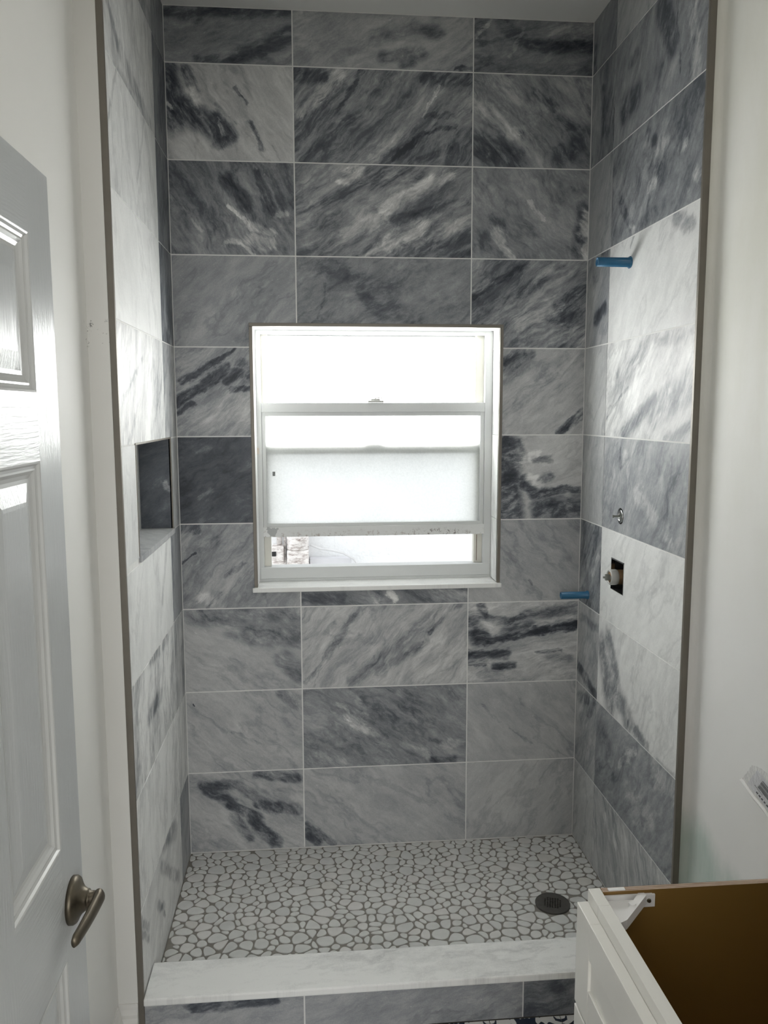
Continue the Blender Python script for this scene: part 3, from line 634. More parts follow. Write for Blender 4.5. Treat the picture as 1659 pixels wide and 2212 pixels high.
# ------------------------------------------------------------------ structure: bathroom
yF = -2.255
def lwall(name, xs, mat, label):
    return tag(MB().prism([xs], 2, ZF - .1, CEIL).build(name, mat), label, 'wall', kind='structure')
rr = [(-.0115 - .006 * (1 - math.cos(a)), -.8535 - 0.003 * math.sin(a)) for a in (0,)]
lwall('wall_left', [(-.19, yF - .12), (-.063, yF - .12), (-.063, -.8575), (-.0125, -.8575), (-.0125, -.8515), (-.19, -.8515)], M_left,
      'white painted drywall on the left between door and shower')
arc = [(1.487 - .016 + .016 * math.sin(a), -.8535 - .016 + .016 * math.cos(a)) for a in [k * math.pi / 2 / 8 for k in range(9)]]
# right wall: convex soft corner down to the trim
lwall('wall_right', [(W + .015, -.8535)] + arc[1:] + [(1.487, yF - .12), (1.62, yF - .12), (1.62, -.8515), (W + .015, -.8515)], M_right,
      'patched white drywall right of the shower with joint compound and greenish bare area')
wf = MB().prism([[(-.063, ZF), (.015, ZF), (.015, 2.02), (.905, 2.02), (.905, ZF), (1.487, ZF), (1.487, CEIL), (-.063, CEIL)]], 1, yF - .12, yF)
tag(wf.build('wall_front', simple('bounce_cut_paint', (.42, .40, .37), .6, 0, .03, 3)), 'unseen wall, coloured darker to cut bounced light, with the doorway the photograph is taken through', 'wall', kind='structure')  # unseen wall, colour darkened to lower bounce onto the left jamb
fl = MB().box(-.19, 1.62, yF - .12, .17, ZF - .1, ZF - .003).build('floor', M_fgrout)
tag(fl, 'bathroom floor of white tiles with navy scroll pattern', 'floor', kind='structure')
ce = MB().box(-.19, 1.62, yF - .12, .17, CEIL, CEIL + .1).build('ceiling', M_ceil)
tag(ce, 'flat white ceiling over the shower', 'ceiling', kind='structure')

clamp = empty('added_ceiling_lamp', (.75, -1.55, CEIL)); tag(clamp, 'unseen round ceiling lamp added above the bathroom as fill light', 'lamp')  # unseen lamp body, added to go with the ceiling fill light
MB().lathe([(0, .17), (.06, .17), (.068, .165), (.068, .155), (.010, .150)], (0, 0, 0), (0, 0, -1), 40).build('added_lamp_housing', M_white, clamp)

# patterned floor tiles
def pattern_mat():
    m, t, b = new_mat('navy_scroll_tile', .35)
    uv = t.n('ShaderNodeUVMap').outputs[0]
    sp = t.n('ShaderNodeSeparateXYZ'); t.put(sp.inputs[0], t.v('SUBTRACT', uv, (.5, .5, 0)))
    x = t.m('ABSOLUTE', sp.outputs[0]); y = t.m('ABSOLUTE', sp.outputs[1])
    cb = t.n('ShaderNodeCombineXYZ'); t.put(cb.inputs[0], x); t.put(cb.inputs[1], y)
    d1 = t.v('DISTANCE', cb.outputs[0], (.5, .5, 0)); d2 = t.v('DISTANCE', cb.outputs[0], (.5, 0, 0)); d3 = t.v('DISTANCE', cb.outputs[0], (0, .5, 0)); d4 = t.v('DISTANCE', cb.outputs[0], (.25, .25, 0))
    an = t.m('SINE', t.m('MULTIPLY', t.m('ARCTAN2', y, x), 8.0))
    a = t.m('SINE', t.m('MULTIPLY', d1, 34.0)); c = t.m('SINE', t.m('MULTIPLY', t.m('MINIMUM', d2, d3), 30.0)); e = t.m('SINE', t.m('MULTIPLY', d4, 40.0))
    s = t.m('ADD', t.m('ADD', t.m('MULTIPLY', a, c), t.m('MULTIPLY', an, .5)), t.m('MULTIPLY', e, .4))
    t.put(b.inputs['Base Color'], t.mix(t.rng(s, -.05, .05, 0, 1), (.022, .032, .055), (.78, .78, .77)))
    return m
M_pat = pattern_mat()
fm = None
for i in range(8):
    for j in range(7):
        x0, y1 = -.063 + .2 * i, -.8555 - .2 * j
        w = min(.2, 1.487 - x0); 
        if w < .05: continue
        if fm is None:
            o = MB().box(.0012, .1988, -.1988, -.0012, 0, .0032).build('floor_tile', M_pat, fl)
            l = o.data.uv_layers.new(name='UVMap')
            for lp in o.data.loops:
                co = o.data.vertices[lp.vertex_index].co; l.data[lp.index].uv = (co.x / .2, -co.y / .2)
            fm = o.data
        else:
            o = bpy.data.objects.new('floor_tile', fm); COL.objects.link(o); o.parent = fl
        o.location = (x0, y1, ZF - .003)
        if w < .2: o.scale.x = w / .2

# baseboards
def base_prof(t=.014, h=.13):
    return [(0, 0), (t, 0), (t, h * .62), (t * .75, h * .70), (t * .75, h * .78), (t * .45, h * .88), (t * .3, h), (0, h)]
pf = base_prof(h=.125)
bl = MB().prism([[(-.063 + a, ZF + b) for a, b in pf]], 1, -2.24, -.8715).build('baseboard_left', M_base)
tag(bl, 'short white baseboard with moulded top at the foot of the left wall', 'baseboard', kind='structure')
bj = MB().prism([[(-.8575 - a, ZF + b) for a, b in pf]], 0, -.063, -.0125).build('baseboard_jamb', M_base)
tag(bj, 'white baseboard return on the narrow wall beside the dark trim strip', 'baseboard', kind='structure')
br = MB().prism([[(1.487 - a, ZF + b) for a, b in pf]], 1, -1.585, -.875).build('baseboard_right', M_base)
tag(br, 'white baseboard at the foot of the patched right wall behind the vanity', 'baseboard', kind='structure')

# unseen room added behind the camera to light the scene (bounce space)
bm_ = MB().box(-2.2, 2.8, -5.6, yF - .121, ZF - .1, ZF).build('floor_added_room', simple('darkened_room_floor', (.30, .26, .22), .5, 0, .1, 4))  # floor colour of the added room kept dark to cut bounced light
tag(bm_, 'floor, darkened to cut bounce, of the added room behind the photographer', 'floor', kind='structure')
tag(MB().box(-2.2, 2.8, -5.6, yF - .121, CEIL, CEIL + .1).build('ceiling_added_room', M_ceil), 'white ceiling of the added room behind the photographer', 'ceiling', kind='structure')
for nm, a in (('wall_added_room_left', (-2.3, -2.2, -5.6, yF - .121)), ('wall_added_room_right', (2.8, 2.9, -5.6, yF - .121)), ):
    tag(MB().box(*a, ZF - .1, CEIL + .1).build(nm, M_left), 'white side wall of the added room, %s' % nm.split('_')[-1], 'wall', kind='structure')
tag(MB().prism([rect(-2.2, 2.8, ZF, CEIL), rect(-.9, 2.1, .40, 2.5)], 1, -5.6, -5.5).build('wall_added_room_rear', M_left), 'rear wall of the added room with an added wide window opening', 'wall', kind='structure')
for nm, x0, x1 in (('wall_added_room_near_left', -2.2, -.19), ('wall_added_room_near_right', 1.62, 2.8)):
    tag(MB().box(x0, x1, yF - .121, yF - .02, ZF - .1, CEIL + .1).build(nm, M_left), 'wall beside the bathroom doorway seen from the added room, %s' % nm.split('_')[-1], 'wall', kind='structure')

# ------------------------------------------------------------------ shower floor
shf = MB().box(0, W, -.716, T_, ZF, -.0028).build('floor_shower', M_fgrout)
tag(shf, 'shower floor of flat white pebbles in brown grey grout', 'floor', kind='structure')
DX, DY, DR = 1.245, -.428, .0555
def pebbles():
    rnd = random.Random(11)
    x0, x1, y0, y1 = .002, W - .002, -.714, -.002
    seeds = []; tries = 0
    while len(seeds) < 900 and tries < 60000:
        tries += 1
        x = rnd.uniform(x0 - .03, x1 + .03); y = rnd.uniform(y0 - .03, y1 + .03)
        r = rnd.choice([.013, .0165, .0195, .0225, .026, .029]) * rnd.uniform(.92, 1.08)
        if all(((x - a) / 1.22) ** 2 + ((y - b) * 1.1) ** 2 > (.64 * (r + c)) ** 2 for a, b, c in seeds): seeds.append((x, y, r))
    cells = []
    for i, (x, y, r) in enumerate(seeds):
        if not (x0 - .012 < x < x1 + .012 and y0 - .012 < y < y1 + .012): continue
        poly = [(x - .07, y - .07), (x + .07, y - .07), (x + .07, y + .07), (x - .07, y + .07)]
        # anisotropic neighbours: every stone has its own stretch
        planes = []
        for j, (a, b, c) in enumerate(seeds):
            if j == i: continue
            dx, dy = a - x, b - y; d2 = dx * dx + dy * dy
            if d2 > .016: continue
            tt = (d2 + r * r - c * c) / (2 * d2)
            g = .0022 / math.sqrt(d2)
            planes.append((dx, dy, (tt - g) * d2))
        planes += [(1, 0, x1 - x), (-1, 0, x - x0), (0, 1, y1 - y), (0, -1, y - y0)]
        for nx, ny, dd in planes:
            out = []
            for k in range(len(poly)):
                p, q = poly[k], poly[(k + 1) % len(poly)]
                sp_ = (p[0] - x) * nx + (p[1] - y) * ny - dd; sq = (q[0] - x) * nx + (q[1] - y) * ny - dd
                if sp_ <= 0: out.append(p)
                if sp_ * sq < 0:
                    u = sp_ / (sp_ - sq); out.append((p[0] + (q[0] - p[0]) * u, p[1] + (q[1] - p[1]) * u))
            poly = out
            if len(poly) < 3: break
        if len(poly) < 3: continue
        # drop near-duplicate corners then round twice
        pp = [poly[0]]
        for q in poly[1:]:
            if math.hypot(q[0] - pp[-1][0], q[1] - pp[-1][1]) > .0022: pp.append(q)
        if len(pp) > 3 and math.hypot(pp[0][0] - pp[-1][0], pp[0][1] - pp[-1][1]) < .0022: pp.pop()
        poly = pp
        if len(poly) < 3: continue
        if math.hypot(sum(p[0] for p in poly) / len(poly) - DX, sum(p[1] for p in poly) / len(poly) - DY) < DR * .96: continue
        for f_ in (.26, .25):
            out = []
            for k in range(len(poly)):
                p, q = poly[k], poly[(k + 1) % len(poly)]
                out += [(p[0] + (q[0] - p[0]) * f_, p[1] + (q[1] - p[1]) * f_), (q[0] - (q[0] - p[0]) * f_, q[1] - (q[1] - p[1]) * f_)]
            poly = out
            if f_ == .26 and len(poly) > 14: break
        ar = abs(sum(poly[k][0] * poly[(k + 1) % len(poly)][1] - poly[(k + 1) % len(poly)][0] * poly[k][1] for k in range(len(poly)))) / 2
        if ar < .00012: continue
        cells.append((poly, ar))
    return cells
def peb_geo(poly, zt):
    n = len(poly); cx = sum(p[0] for p in poly) / n; cy = sum(p[1] for p in poly) / n
    sh = lambda k: [(cx + (p[0] - cx) * k, cy + (p[1] - cy) * k) for p in poly]
    vs = [(p[0], p[1], -.0030) for p in poly] + [(p[0], p[1], zt - .0009) for p in sh(.985)] + [(p[0], p[1], zt) for p in sh(.90)]
    fs = [(i, (i + 1) % n, n + (i + 1) % n, n + i) for i in range(n)] + [(n + i, n + (i + 1) % n, 2 * n + (i + 1) % n, 2 * n + i) for i in range(n)] + [tuple(range(2 * n, 3 * n))]
    return vs, fs
cells = pebbles()
cy_, cx_ = -2.883, .466
def show(c):
    p = c[0][0]; return -c[1] / ((p[0] - cx_) ** 2 + (p[1] - cy_) ** 2 + 2.6)
cells.sort(key=show)
rp = random.Random(5)
rest = [MB(), MB()]
for i, (poly, ar) in enumerate(cells):
    vs, fs = peb_geo(poly, .0002 + rp.uniform(-.0004, .0005))
    if i < 300:
        o = link('pebble', vs, fs, M_peb[rp.choice([0, 0, 1, 1, 2, 3] if rp.random() < .35 else [0, 1, 2])], shf)
    else: rest[0].add(vs, fs)
if rest[0].v: tag(rest[0].build('small_pebbles', M_peb[0], shf), kind='stuff')

# drain
dr = empty('shower_drain', (DX, DY, 0)); tag(dr, 'round dark metal drain grate with small square holes set in the pebbles', 'drain')
def drain_plate():
    n = 11; p = .0058; ring = []
    holes = []
    for i in range(-5, 6):
        for j in range(-5, 6):
            if (i + j) % 2 == 0 and math.hypot(i, j) * p < .0315:
                holes.append((i * p, j * p))
    loops = [circ(0, 0, DR, 48)] + [[(x - .0026, y - .0026), (x + .0026, y - .0026), (x + .0026, y + .0026), (x - .0026, y + .0026)] for x, y in holes]
    return MB().prism(loops, 2, .0008, .0030)
o = drain_plate().build('grate', M_drain, dr); o.rotation_euler.z = R(28)
MB().lathe([(-.0026, .050), (.0007, .050)], (0, 0, 0), (0, 0, 1), 40).build('drain_cup', M_dark, dr)
MB().lathe([(-.0026, .0560), (.0026, .0575), (.0026, .0556), (-.0026, .0556)], (0, 0, 0), (0, 0, 1), 48)
rg = MB(); vs = []; 
for rr_, zz in ((.0575, -.0025), (.0575, .0022), (.0568, .0032), (.0558, .0032), (.0558, -.0025)):
    vs += [(rr_ * math.cos(2 * math.pi * k / 48), rr_ * math.sin(2 * math.pi * k / 48), zz) for k in range(48)]
rg.add(vs, [(i * 48 + k, i * 48 + (k + 1) % 48, ((i + 1) % 5) * 48 + (k + 1) % 48, ((i + 1) % 5) * 48 + k) for i in range(5) for k in range(48)])
rg.build('drain_rim', M_drain, dr)

# curb
curb = empty('shower_curb', (W / 2, -.79, ZF)); tag(curb, 'low shower curb with a white marble cap and grey marble tiled face', 'curb')
def cadd(mb, name, mat, uvs=None):
    o = mb.build(name, mat, None, uvs=uvs)
    o.data.transform(Matrix.Translation((-W / 2, .79, -ZF))); o.parent = curb
    return o
cadd(MB().box(.0022, W - .0022, -.8515, -.7165, ZF + .001, .0602), 'core', M_grout)
cadd(MB().box(.0025, W - .0025, -.864, -.7145, .0605, .081, .0042), 'cap_slab', MM['cap'], (0, 1))
for k, (a, b) in enumerate(((.0035, .4245), (.429, 1.0303), (1.0345, W - .003))):
    cadd(MB().box(a, b, -.8545, -.8513, ZF + .002, .0595), 'curb_tile', MM['C%d' % k], (0, 2))

# ------------------------------------------------------------------ window
win = empty('window_1', (.70, .12, 1.008)); tag(win, 'white single hung window with frosted panes, lower sash raised a little', 'window', kind='structure')
win.location = (0, 0, 0)
FY = .108
w = MB()
w.box(.2683, .286, FY, .168, 1.009, 1.919, .001).box(1.111, 1.1387, FY, .168, 1.009, 1.919, .001)
w.build('side_jamb', M_white, win)
MB().box(.286, 1.111, FY, .168, 1.905, 1.919, .001).build('head_rail', M_white, win)
MB().box(.2683, 1.1387, FY - .004, .168, .9998, 1.009).box(.272, 1.135, FY - .003, .168, 1.009, 1.052, .002).build('sill_rail', M_white, win)
o = MB().box(.286, .3115, .135, .166, 1.052, 1.905, .001).box(1.079, 1.111, .135, .166, 1.052, 1.905, .001).build('balance_channel', simple('yellowed_vinyl', (.76, .75, .68), .45, 0, .06, 8), win)
# rust stain strip in the right channel
MB().box(1.0895, 1.0915, .1335, .135, 1.06, 1.16).build('balance_rod', simple('rusty_rod', (.16, .10, .07), .6, .3, .3, 60), win)
us = MB().box(.2995, 1.098, .1268, .166, 1.470, 1.505, .0012).box(.2865, .3005, .145, .166, 1.505, 1.904, .001).box(1.0965, 1.1105, .145, .166, 1.505, 1.904, .001).box(.3005, 1.0965, .145, .166, 1.893, 1.904, .001)
o = us.build('upper_sash', M_white, win)
MB().box(.3005, 1.0965, .156, .160, 1.505, 1.8935).build('glass_pane', M_pane_glow, o)
ls = empty('lower_sash'); ls.parent = win
MB().box(.2865, .3000, FY + .004, .132, 1.1675, 1.655, .001).box(1.095, 1.1105, FY + .004, .132, 1.1675, 1.655, .001).build('sash_stile', M_white, ls)
MB().box(.2865, 1.1105, FY - .001, .134, 1.6255, 1.6595, .0015).box(.3, 1.095, FY + .003, .132, 1.611, 1.6255, .001).build('sash_top_rail', M_white, ls)
MB().box(.2845, 1.1125, FY - .002, .134, 1.1665, 1.2035, .0015).build('sash_bottom_rail', M_rust, ls)
MB().box(.300, 1.095, FY + .003, .132, 1.2038, 1.215, .001).build('glazing_bead', M_white, ls)
MB().box(.300, 1.095, .121, .125, 1.2145, 1.6115).build('glass_pane', M_paneL, ls)
# latch
la = MB().box(.675, .733, FY - .004, .125, 1.6598, 1.668, .002).box(.686, .720, FY, .120, 1.668, 1.6735, .0015)
la.tube([(.70, .114, 1.675), (.72, .108, 1.678), (.742, .104, 1.674)], [.004, .0045, .003], 10, .5)
la.build('sash_lock', simple('lock_grey', (.55, .55, .53), .45, .2, .04, 30), ls)
MB().box(.665, .735, .1275, .150, 1.5055, 1.5145, .0015).build('sash_keeper', M_white, win)
MB().box(.269, .2755, .100, .1079, 1.474, 1.497, .001).build('side_clip', simple('clip_cream', (.74, .66, .58), .5), win)
MB().box(.322, .332, .1200, .1209, 1.392, 1.408).build('small_sticker', simple('grey_sticker', (.25, .26, .26), .6, 0, .4, 300), ls)

# ------------------------------------------------------------------ outside
ow = MB().box(-2.5, 4.5, 1.2, 1.35, -.4, 3.4).build('wall_neighbour', M_stucco)
tag(ow, 'white textured stucco wall outside, seen through the gap under the raised sash', 'wall', kind='structure')
og = MB().box(-2.5, 4.5, .17, 1.2, -.5, -.4).build('ground_outside', simple('outdoor_concrete', (.5, .49, .47), .8, 0, .1, 5))
tag(og, 'concrete ground of the passage outside the window', 'ground', kind='structure')
mt = empty('utility_meter', (.391, 1.2, .82)); tag(mt, 'stained white round utility meter can on the stucco wall, seen below the sash', 'meter')
def radd(mb, name, mat, root, smooth=False):
    o = mb.build(name, mat, None, smooth); o.data.transform(Matrix.Translation(-Vector(root.location))); o.parent = root; return o
radd(MB().box(.338, .446, 1.10, 1.199, .80, .945, .006), 'meter_box', M_meter, mt)
radd(MB().lathe([(0, .050), (.004, .055), (.06, .055), (.066, .058), (.085, .058), (.09, .050), (.105, .046)], (.392, 1.145, .946), (0, 0, 1), 28), 'meter_can', M_meter, mt, True)
cb = empty('conduit_box', (.289, 1.2, .85)); tag(cb, 'small weathered white junction box with conduit left of the meter outside', 'electrical box')
radd(MB().box(.262, .322, 1.12, 1.199, .87, .965, .006), 'box_body', M_meter, cb)
radd(MB().box(.263, .284, 1.1155, 1.1198, .915, .938), 'dark_knockout', M_dark, cb)
radd(MB().tube([(.300, 1.16, .966), (.300, 1.16, 1.4), (.300, 1.16, 2.2)], .014, 12), 'conduit', M_meter, cb, True)
radd(MB().tube([(.327, 1.17, .80), (.327, 1.17, 1.15)], .006, 8), 'riser', M_meter, cb, True)
cab = MB().tube([(.453, 1.13, .968), (.50, 1.132, .948), (.56, 1.134, .938), (.62, 1.135, .922), (.67, 1.137, .892), (.70, 1.137, .85), (.71, 1.137, .75)], .006, 8).build('cable', simple('cable_white', (.62, .62, .63), .5), None, True)
tag(cab, 'thin white cable curving down the stucco wall outside', 'cable')
pb = MB().box(.45, .66, 1.15, 1.199, .70, .895, .004).build('utility_box', simple('pale_grey_box', (.66, .66, .69), .5))
tag(pb, 'pale grey flat box on the stucco wall under the cable', 'box')

# ------------------------------------------------------------------ shower fittings
def stub(y, z, ln, r, label, key):
    o = empty('test_pipe', (W, y, z)); tag(o, label, 'pipe')
    mb = MB(); seg = 28; prof = [(-.0004, r * 1.22), (.006, r * 1.22), (.009, r * 1.03), (ln, r), (ln, r * .80), (ln - .045, r * .78)]
    mb.lathe(prof, (0, 0, 0), (-1, 0, 0), seg)
    mb.f = mb.f[:-2] + [mb.f[-1]]
    mb.build('pipe_body', M_blue, o, True)
    if key:
        MB().lathe([(0, r * 1.32), (.0045, r * 1.32)], (-.0005, 0, 0), (-1, 0, 0), 6).build('hex_collar', M_blue, o)
    return o
stub(-.395, 2.080, .106, .0140, 'short blue plastic pipe stub high on the right shower wall', True)
stub(-.100, .969, .100, .0128, 'short blue plastic pipe stub low on right wall near the back corner', False)

# mixing valve in square opening
mv = empty('mixing_valve', (W, -.371, 1.090)); tag(mv, 'rough mixing valve with white ring cartridge sticking out of a square wall opening', 'valve')
MB().box(.003, .150, -.054, .054, -.0515, .0545).v
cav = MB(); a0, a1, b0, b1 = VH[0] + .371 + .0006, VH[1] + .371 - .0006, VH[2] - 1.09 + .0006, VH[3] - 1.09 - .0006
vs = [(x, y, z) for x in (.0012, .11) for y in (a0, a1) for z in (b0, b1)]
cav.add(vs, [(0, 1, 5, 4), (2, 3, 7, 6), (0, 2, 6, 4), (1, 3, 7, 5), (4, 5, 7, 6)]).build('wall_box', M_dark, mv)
MB().lathe([(0, .024), (.060, .024), (.064, .0215), (.080, .0215)], (.055, 0, 0), (-1, 0, 0), 28).build('valve_body', M_brass, mv, True)
MB().lathe([(0, .0235), (.005, .0255), (.024, .0255), (.027, .0235), (.027, .0185), (.016, .0175)], (-.000, 0, 0), (-1, 0, 0), 32).build('retaining_ring', M_ring, mv, True)
st = MB().box(-.040, -.012, -.0042, .0042, -.010, .010, .001).box(-.012, -.018, -.018, .018, -.0012, .0012).box(-.047, -.040, -.0025, .0025, -.003, .003).box(-.026, -.014, -.011, .011, -.005, .005, .001)
st.build('valve_stem', M_greyp, mv)
# square metal rim pieces of the plaster guard
MB().box(-.0008, .012, a0, a0 + .003, b0, b1).box(-.0008, .012, a1 - .002, a1, b0, b1).box(-.0008, .012, a0, a1, b1 - .004, b1).build('guard_rim', M_chrome, mv)

dv = empty('diverter_valve', (W, EY, EZ)); tag(dv, 'small chrome diverter stem in a round wall opening above the mixing valve', 'valve')
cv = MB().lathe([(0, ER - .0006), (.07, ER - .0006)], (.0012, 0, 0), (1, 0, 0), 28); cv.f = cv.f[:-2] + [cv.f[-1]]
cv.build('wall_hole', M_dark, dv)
MB().lathe([(0, .022), (.014, .022), (.016, .0205), (.016, .0155), (.006, .015)], (.014, 0, 0), (-1, 0, 0), 28).build('cartridge_ring', M_chrome, dv, True)
MB().box(-.022, .012, -.002, .002, -.003, .003, .0005).box(-.001, .003, -.0015, .0015, -.017, .017).box(-.001, .003, -.015, .015, -.0015, .0015).box(-.026, -.022, -.0035, .0035, -.0045, .0045, .0008).build('diverter_stem', M_greyp, dv)

# ------------------------------------------------------------------ door
door = empty('door_1', (0, 0, 0)); tag(door, 'white six panel door standing open on the left with wood grain texture', 'door', kind='structure')
DX0, DX1 = .026, .060; DYR, DYL = -1.523, -2.236; DZ0, DZ1 = -.045, 1.990
sw = .103; ms = .096; pw = (DYR - DYL - 2 * sw - ms) / 2
rows = [(1.885, 1.655), (1.553, .932), (.742, .150)]
MB().box(DX0, DX1 - .012, DYL, DYR, DZ0, DZ1).build('door_core', M_doorv, door)
fx0 = DX1 - .0125
for y0, y1 in ((DYR - sw, DYR), (DYL, DYL + sw), (DYL + sw + pw, DYR - sw - pw)):
    MB().box(fx0, DX1, y0, y1, DZ0, DZ1, .0006 if y1 == DYR else 0).build('stile', M_doorv, door)
zs = [DZ1] + [z for r_ in rows for z in r_] + [DZ0]
pans = [(DYL + sw, DYL + sw + pw), (DYR - sw - pw, DYR - sw)]
for k in range(0, 8, 2):
    for a, b in pans: MB().box(fx0, DX1 - .0001, a, b, zs[k + 1], zs[k]).build('rail', M_doorh, door)
for (z1, z0) in rows:
    for (a, b) in pans:
        prof = [(0, 0), (.003, -.0008), (.006, -.004), (.010, -.0052), (.013, -.0052), (.018, -.0085), (.024, -.0105), (.030, -.0105)]
        vs = []; fs = []
        for (i_, h) in prof:
            vs += [(DX1 + h, a + i_, z0 + i_), (DX1 + h, b - i_, z0 + i_), (DX1 + h, b - i_, z1 - i_), (DX1 + h, a + i_, z1 - i_)]
        for q in range(len(prof) - 1):
            for c in range(4): fs.append((q * 4 + c, q * 4 + (c + 1) % 4, q * 4 + 4 + (c + 1) % 4, q * 4 + 4 + c))
        MB().add(vs, fs).build('panel_moulding', simple('door_moulding', (.60, .61, .60), .22, 0, .02, 6), door)
        i1, i2 = .030, .062
        vs = []
        for i_, h in ((i1, -.0105), (i2 - .006, -.0045), (i2, -.004)):
            vs += [(DX1 + h, a + i_, z0 + i_), (DX1 + h, b - i_, z0 + i_), (DX1 + h, b - i_, z1 - i_), (DX1 + h, a + i_, z1 - i_)]
        fs = [(q * 4 + c, q * 4 + (c + 1) % 4, q * 4 + 4 + (c + 1) % 4, q * 4 + 4 + c) for q in range(2) for c in range(4)] + [(8, 9, 10, 11)]
        MB().add(vs, fs).build('raised_panel', M_doorv, door)
# lever handle
hz, hy = .823, -1.588
dh = empty('door_handle'); dh.parent = door; tag(dh, 'aged bronze lever handle')
MB().lathe([(0, .0385), (.006, .0385), (.010, .036), (.014, .028), (.018, .022), (.024, .0175), (.028, .0165)], (DX1, hy, hz), (1, 0, 0), 40).build('rosette', M_bronze, dh, True)
MB().lathe([(0, .0150), (.002, .0158), (.004, .0135), (.014, .0130), (.017, .0130)], (DX1 + .026, hy, hz), (1, 0, 0), 28).build('neck', M_bronze, dh, True)
lv = MB(); pts = []; rad = []
for k in range(15):
    u = k / 14
    x = .105 - .002 * u - .008 * u ** 2.2
    pts.append((x, hy + .010 - .124 * u, hz + .004 - .004 * u)); 
    rad.append((.0062 + .003 * (1 - u), .0145 - .004 * u) if 0 < k < 14 else (.004, .008))
lv.tube(pts, rad, 16)
lv.build('lever', M_bronze, dh, True)

# ------------------------------------------------------------------ vanity
van = empty('vanity_cabinet', (1.2, -1.9, ZF)); tag(van, 'white bathroom vanity without countertop, brown inside and open on top', 'vanity')
def vadd(mb, name, mat, parent=None):
    o = mb.build(name, mat); o.data.transform(Matrix.Translation(-Vector(van.location))); o.parent = parent or van; return o
VY1, VY0, VT = -1.600, -2.238, .800
vadd(MB().box(.9574, 1.484, VY1 - .0125, VY1 - .0006, ZF + .001, VT - .0008), 'side_panel', M_brown)
vadd(MB().box(.9574, 1.484, VY1 - .0122, VY1 - .0009, VT - .0008, VT + .0001), 'plywood_edge', M_ply)
vadd(MB().box(.9574, 1.484, VY0, VY0 + .012, ZF + .001, VT), 'side_panel', M_brown)
vadd(MB().box(1.472, 1.484, VY0 + .012, VY1 - .0125, ZF + .1, VT), 'back_panel', M_brown)
vadd(MB().box(.9574, 1.472, VY0 + .012, VY1 - .0125, ZF + .10, ZF + .112), 'bottom_panel', M_brown)
for ya, yb in ((VY0, VY0 + .05), (VY1 - .05, VY1)): vadd(MB().box(.9355, .9568, ya, yb, ZF + .0, VT, .001), 'frame_stile', M_vanity)
for za, zb_ in ((VT - .04, VT), (.575, .61), (ZF + .09, ZF + .13)): vadd(MB().box(.9355, .9568, VY0 + .05, VY1 - .05, za, zb_, .001), 'frame_rail', M_vanity)
def shaker(name, y0, y1, z0, z1, fw=.064):
    e = empty(name); e.parent = van
    x0, x1 = .9155, .9352
    for a, b in ((y0, y0 + fw), (y1 - fw, y1)): vadd(MB().box(x0, x1, a, b, z0, z1, .0018), 'stile', M_vanity, e)
    for a, b in ((z0, z0 + fw), (z1 - fw, z1)): vadd(MB().box(x0 + .0002, x1, y0 + fw, y1 - fw, a, b, .0016), 'rail', M_vanity, e)
    vadd(MB().box(x0 + .005, x1 - .002, y0 + fw, y1 - fw, z0 + fw, z1 - fw), 'inset_panel', M_vanity, e)
shaker('drawer_front', VY0 + .006, VY1 - .003, .594, .7785)
mid = (VY0 + VY1) / 2
shaker('cabinet_door', VY0 + .006, mid - .0015, ZF + .10, .5875)
shaker('cabinet_door', mid + .0015, VY1 - .003, ZF + .10, .5875)
# corner bracket
cbk = empty('corner_bracket'); cbk.parent = van
zb = VT - .006
k = MB().prism([[(.958, -1.6135), (1.030, -1.6135), (.976, -1.672), (.958, -1.690)]], 2, zb - .012, zb - .009)
k.box(.958, 1.045, -1.6165, -1.6135, zb - .016, zb)
vadd(k, 'web_plate', M_plastic, cbk)
vadd(MB().box(.968, .998, -1.6125, -1.605, zb + .0062, zb + .0085, .0008), 'top_clip', M_plastic, cbk)
dg = MB().prism([[(1.020, -1.6135), (1.031, -1.6135), (1.033, -1.620), (.973, -1.684), (.9578, -1.692), (.9578, -1.683), (.966, -1.678)]], 2, zb - .016, zb + .001)
vadd(dg, 'diagonal_brace', M_plastic, cbk)
vadd(MB().box(1.024, 1.050, -1.617, -1.6132, zb - .024, zb - .001, .0008), 'screw_tab', M_plastic, cbk)
vadd(MB().lathe([(0, .004), (.0025, .003)], (1.039, -1.617, zb - .012), (0, -1, 0), 12), 'screw', M_screw, cbk)
vadd(MB().lathe([(0, .006), (.012, .006)], (.998, -1.643, zb - .009), (0, 0, 1), 14), 'screw_boss', M_plastic, cbk)

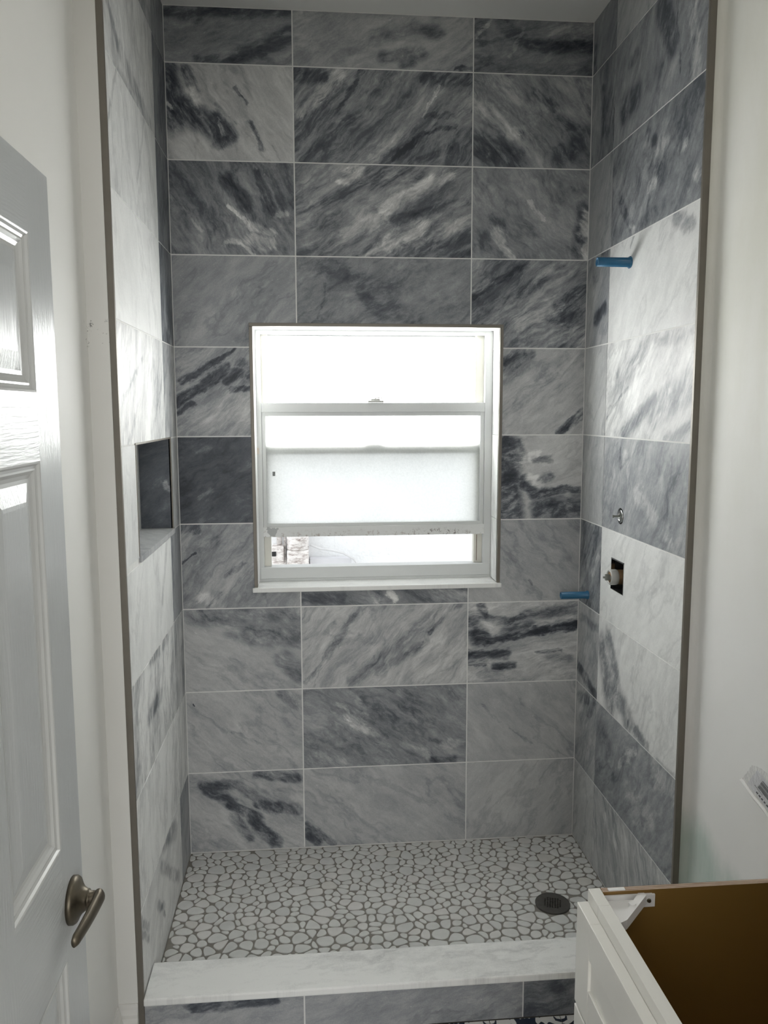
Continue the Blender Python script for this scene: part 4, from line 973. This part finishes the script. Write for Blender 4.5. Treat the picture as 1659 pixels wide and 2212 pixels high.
# ------------------------------------------------------------------ parcel bag taped to the wall
def bag():
    root = empty('plastic_bag', (1.487, -1.22, .79)); tag(root, 'clear plastic bag holding a printed white label sheet on the right wall', 'plastic bag')
    film, t, b = new_mat('clear_film', .12); b.inputs['Transmission Weight'].default_value = 1.0; b.inputs['IOR'].default_value = 1.12
    b.inputs['Alpha'].default_value = .26
    nn = t.noise(t.n('ShaderNodeTexCoord').outputs['Object'], 55.0, 4, .6)
    t.put(b.inputs['Normal'], t.bump(nn.outputs['Fac'], .8, .006))
    pm, t, b = new_mat('label_paper', .6, 0, (.80, .80, .83))
    # plane of the bag: origin at its near upper corner, u runs down-right, v runs up
    u = Vector((0, -.112, -.026)); u.normalize(); v = Vector((-.02, -.62, .78)); v.normalize(); nrm = u.cross(v).normalized()
    if nrm.x > 0: nrm = -nrm
    A = Vector((1.466, -1.151, .766))
    Pt = lambda a, c, h=0: A + u * a + v * c + nrm * h
    rnd = random.Random(3)
    na, nc = 22, 12; vs = []; fs = []
    for i in range(na + 1):
        for j in range(nc + 1):
            a = i / na * .30; c = -.004 + j / nc * .11 * (1 - .35 * math.exp(-i / 3.0))
            h = .006 * math.sin(math.pi * j / nc) * math.sin(math.pi * min(1, i / na * 1.02)) + rnd.uniform(-.0013, .0013)
            vs.append(Pt(a, c, h + .0015))
    for i in range(na):
        for j in range(nc): q = i * (nc + 1) + j; fs.append((q, q + 1, q + nc + 2, q + nc + 1))
    o = MB().add(vs, fs); ob = o.build('clear_film', film, None, True); ob.data.transform(Matrix.Translation(-Vector(root.location))); ob.parent = root
    def part(mb, nm, mat):
        ob = mb.build(nm, mat); ob.data.transform(Matrix.Translation(-Vector(root.location))); ob.parent = root; return ob
    # white lower seam, a thick fold with a shaded underside
    vs = []
    N = 14
    for i in range(N + 1):
        a = i / N * .30; dpt = .018 * min(1, .25 + i / 4)
        for (c, h) in ((.002, .004), (-.003, .007), (-dpt * .6, .004), (-dpt, -.003), (-dpt * .6, -.006), (.0, -.003)):
            vs.append(Pt(a, c + .0016 * math.sin(i * 1.7), h))
    fs = [(i * 6 + k, i * 6 + (k + 1) % 6, (i + 1) * 6 + (k + 1) % 6, (i + 1) * 6 + k) for i in range(N) for k in range(6)] + [tuple(range(6)), tuple(N * 6 + k for k in range(6))]
    part(MB().add(vs, fs), 'folded_seam', M_plastic)
    def quad(a0, a1, c0, c1, h, hh=.0006):
        vs = [Pt(a, c, k) for k in (h, h + hh) for a, c in ((a0, c0), (a1, c0), (a1, c1), (a0, c1))]
        return vs, [(0, 1, 2, 3), (4, 5, 6, 7), (0, 1, 5, 4), (1, 2, 6, 5), (2, 3, 7, 6), (3, 0, 4, 7)]
    part(MB().add(*quad(.020, .25, .006, .070, .0005)), 'label_sheet', pm)
    ink, t, b = new_mat('label_ink', .6, 0, (.06, .06, .07))
    bc = MB(); z = .030
    for k in range(9):
        wd_ = rnd.choice([.0012, .002, .003]); bc.add(*quad(.050, .105, z, z + wd_, .0012, .0002)); z += wd_ + rnd.choice([.0012, .002])
    for k in range(6): bc.add(*quad(.040 + .006 * k, .0445 + .006 * k, .0245, .0262, .0012, .0002))
    for k in range(8): bc.add(*quad(.055 + .011 * k, .063 + .011 * k - rnd.uniform(0, .003), .011, .016, .0012, .0002))
    part(bc, 'barcode_print', ink)
    part(MB().add(*quad(.20, .24, .06, .10, -.001)), 'tape', M_plastic)
bag()
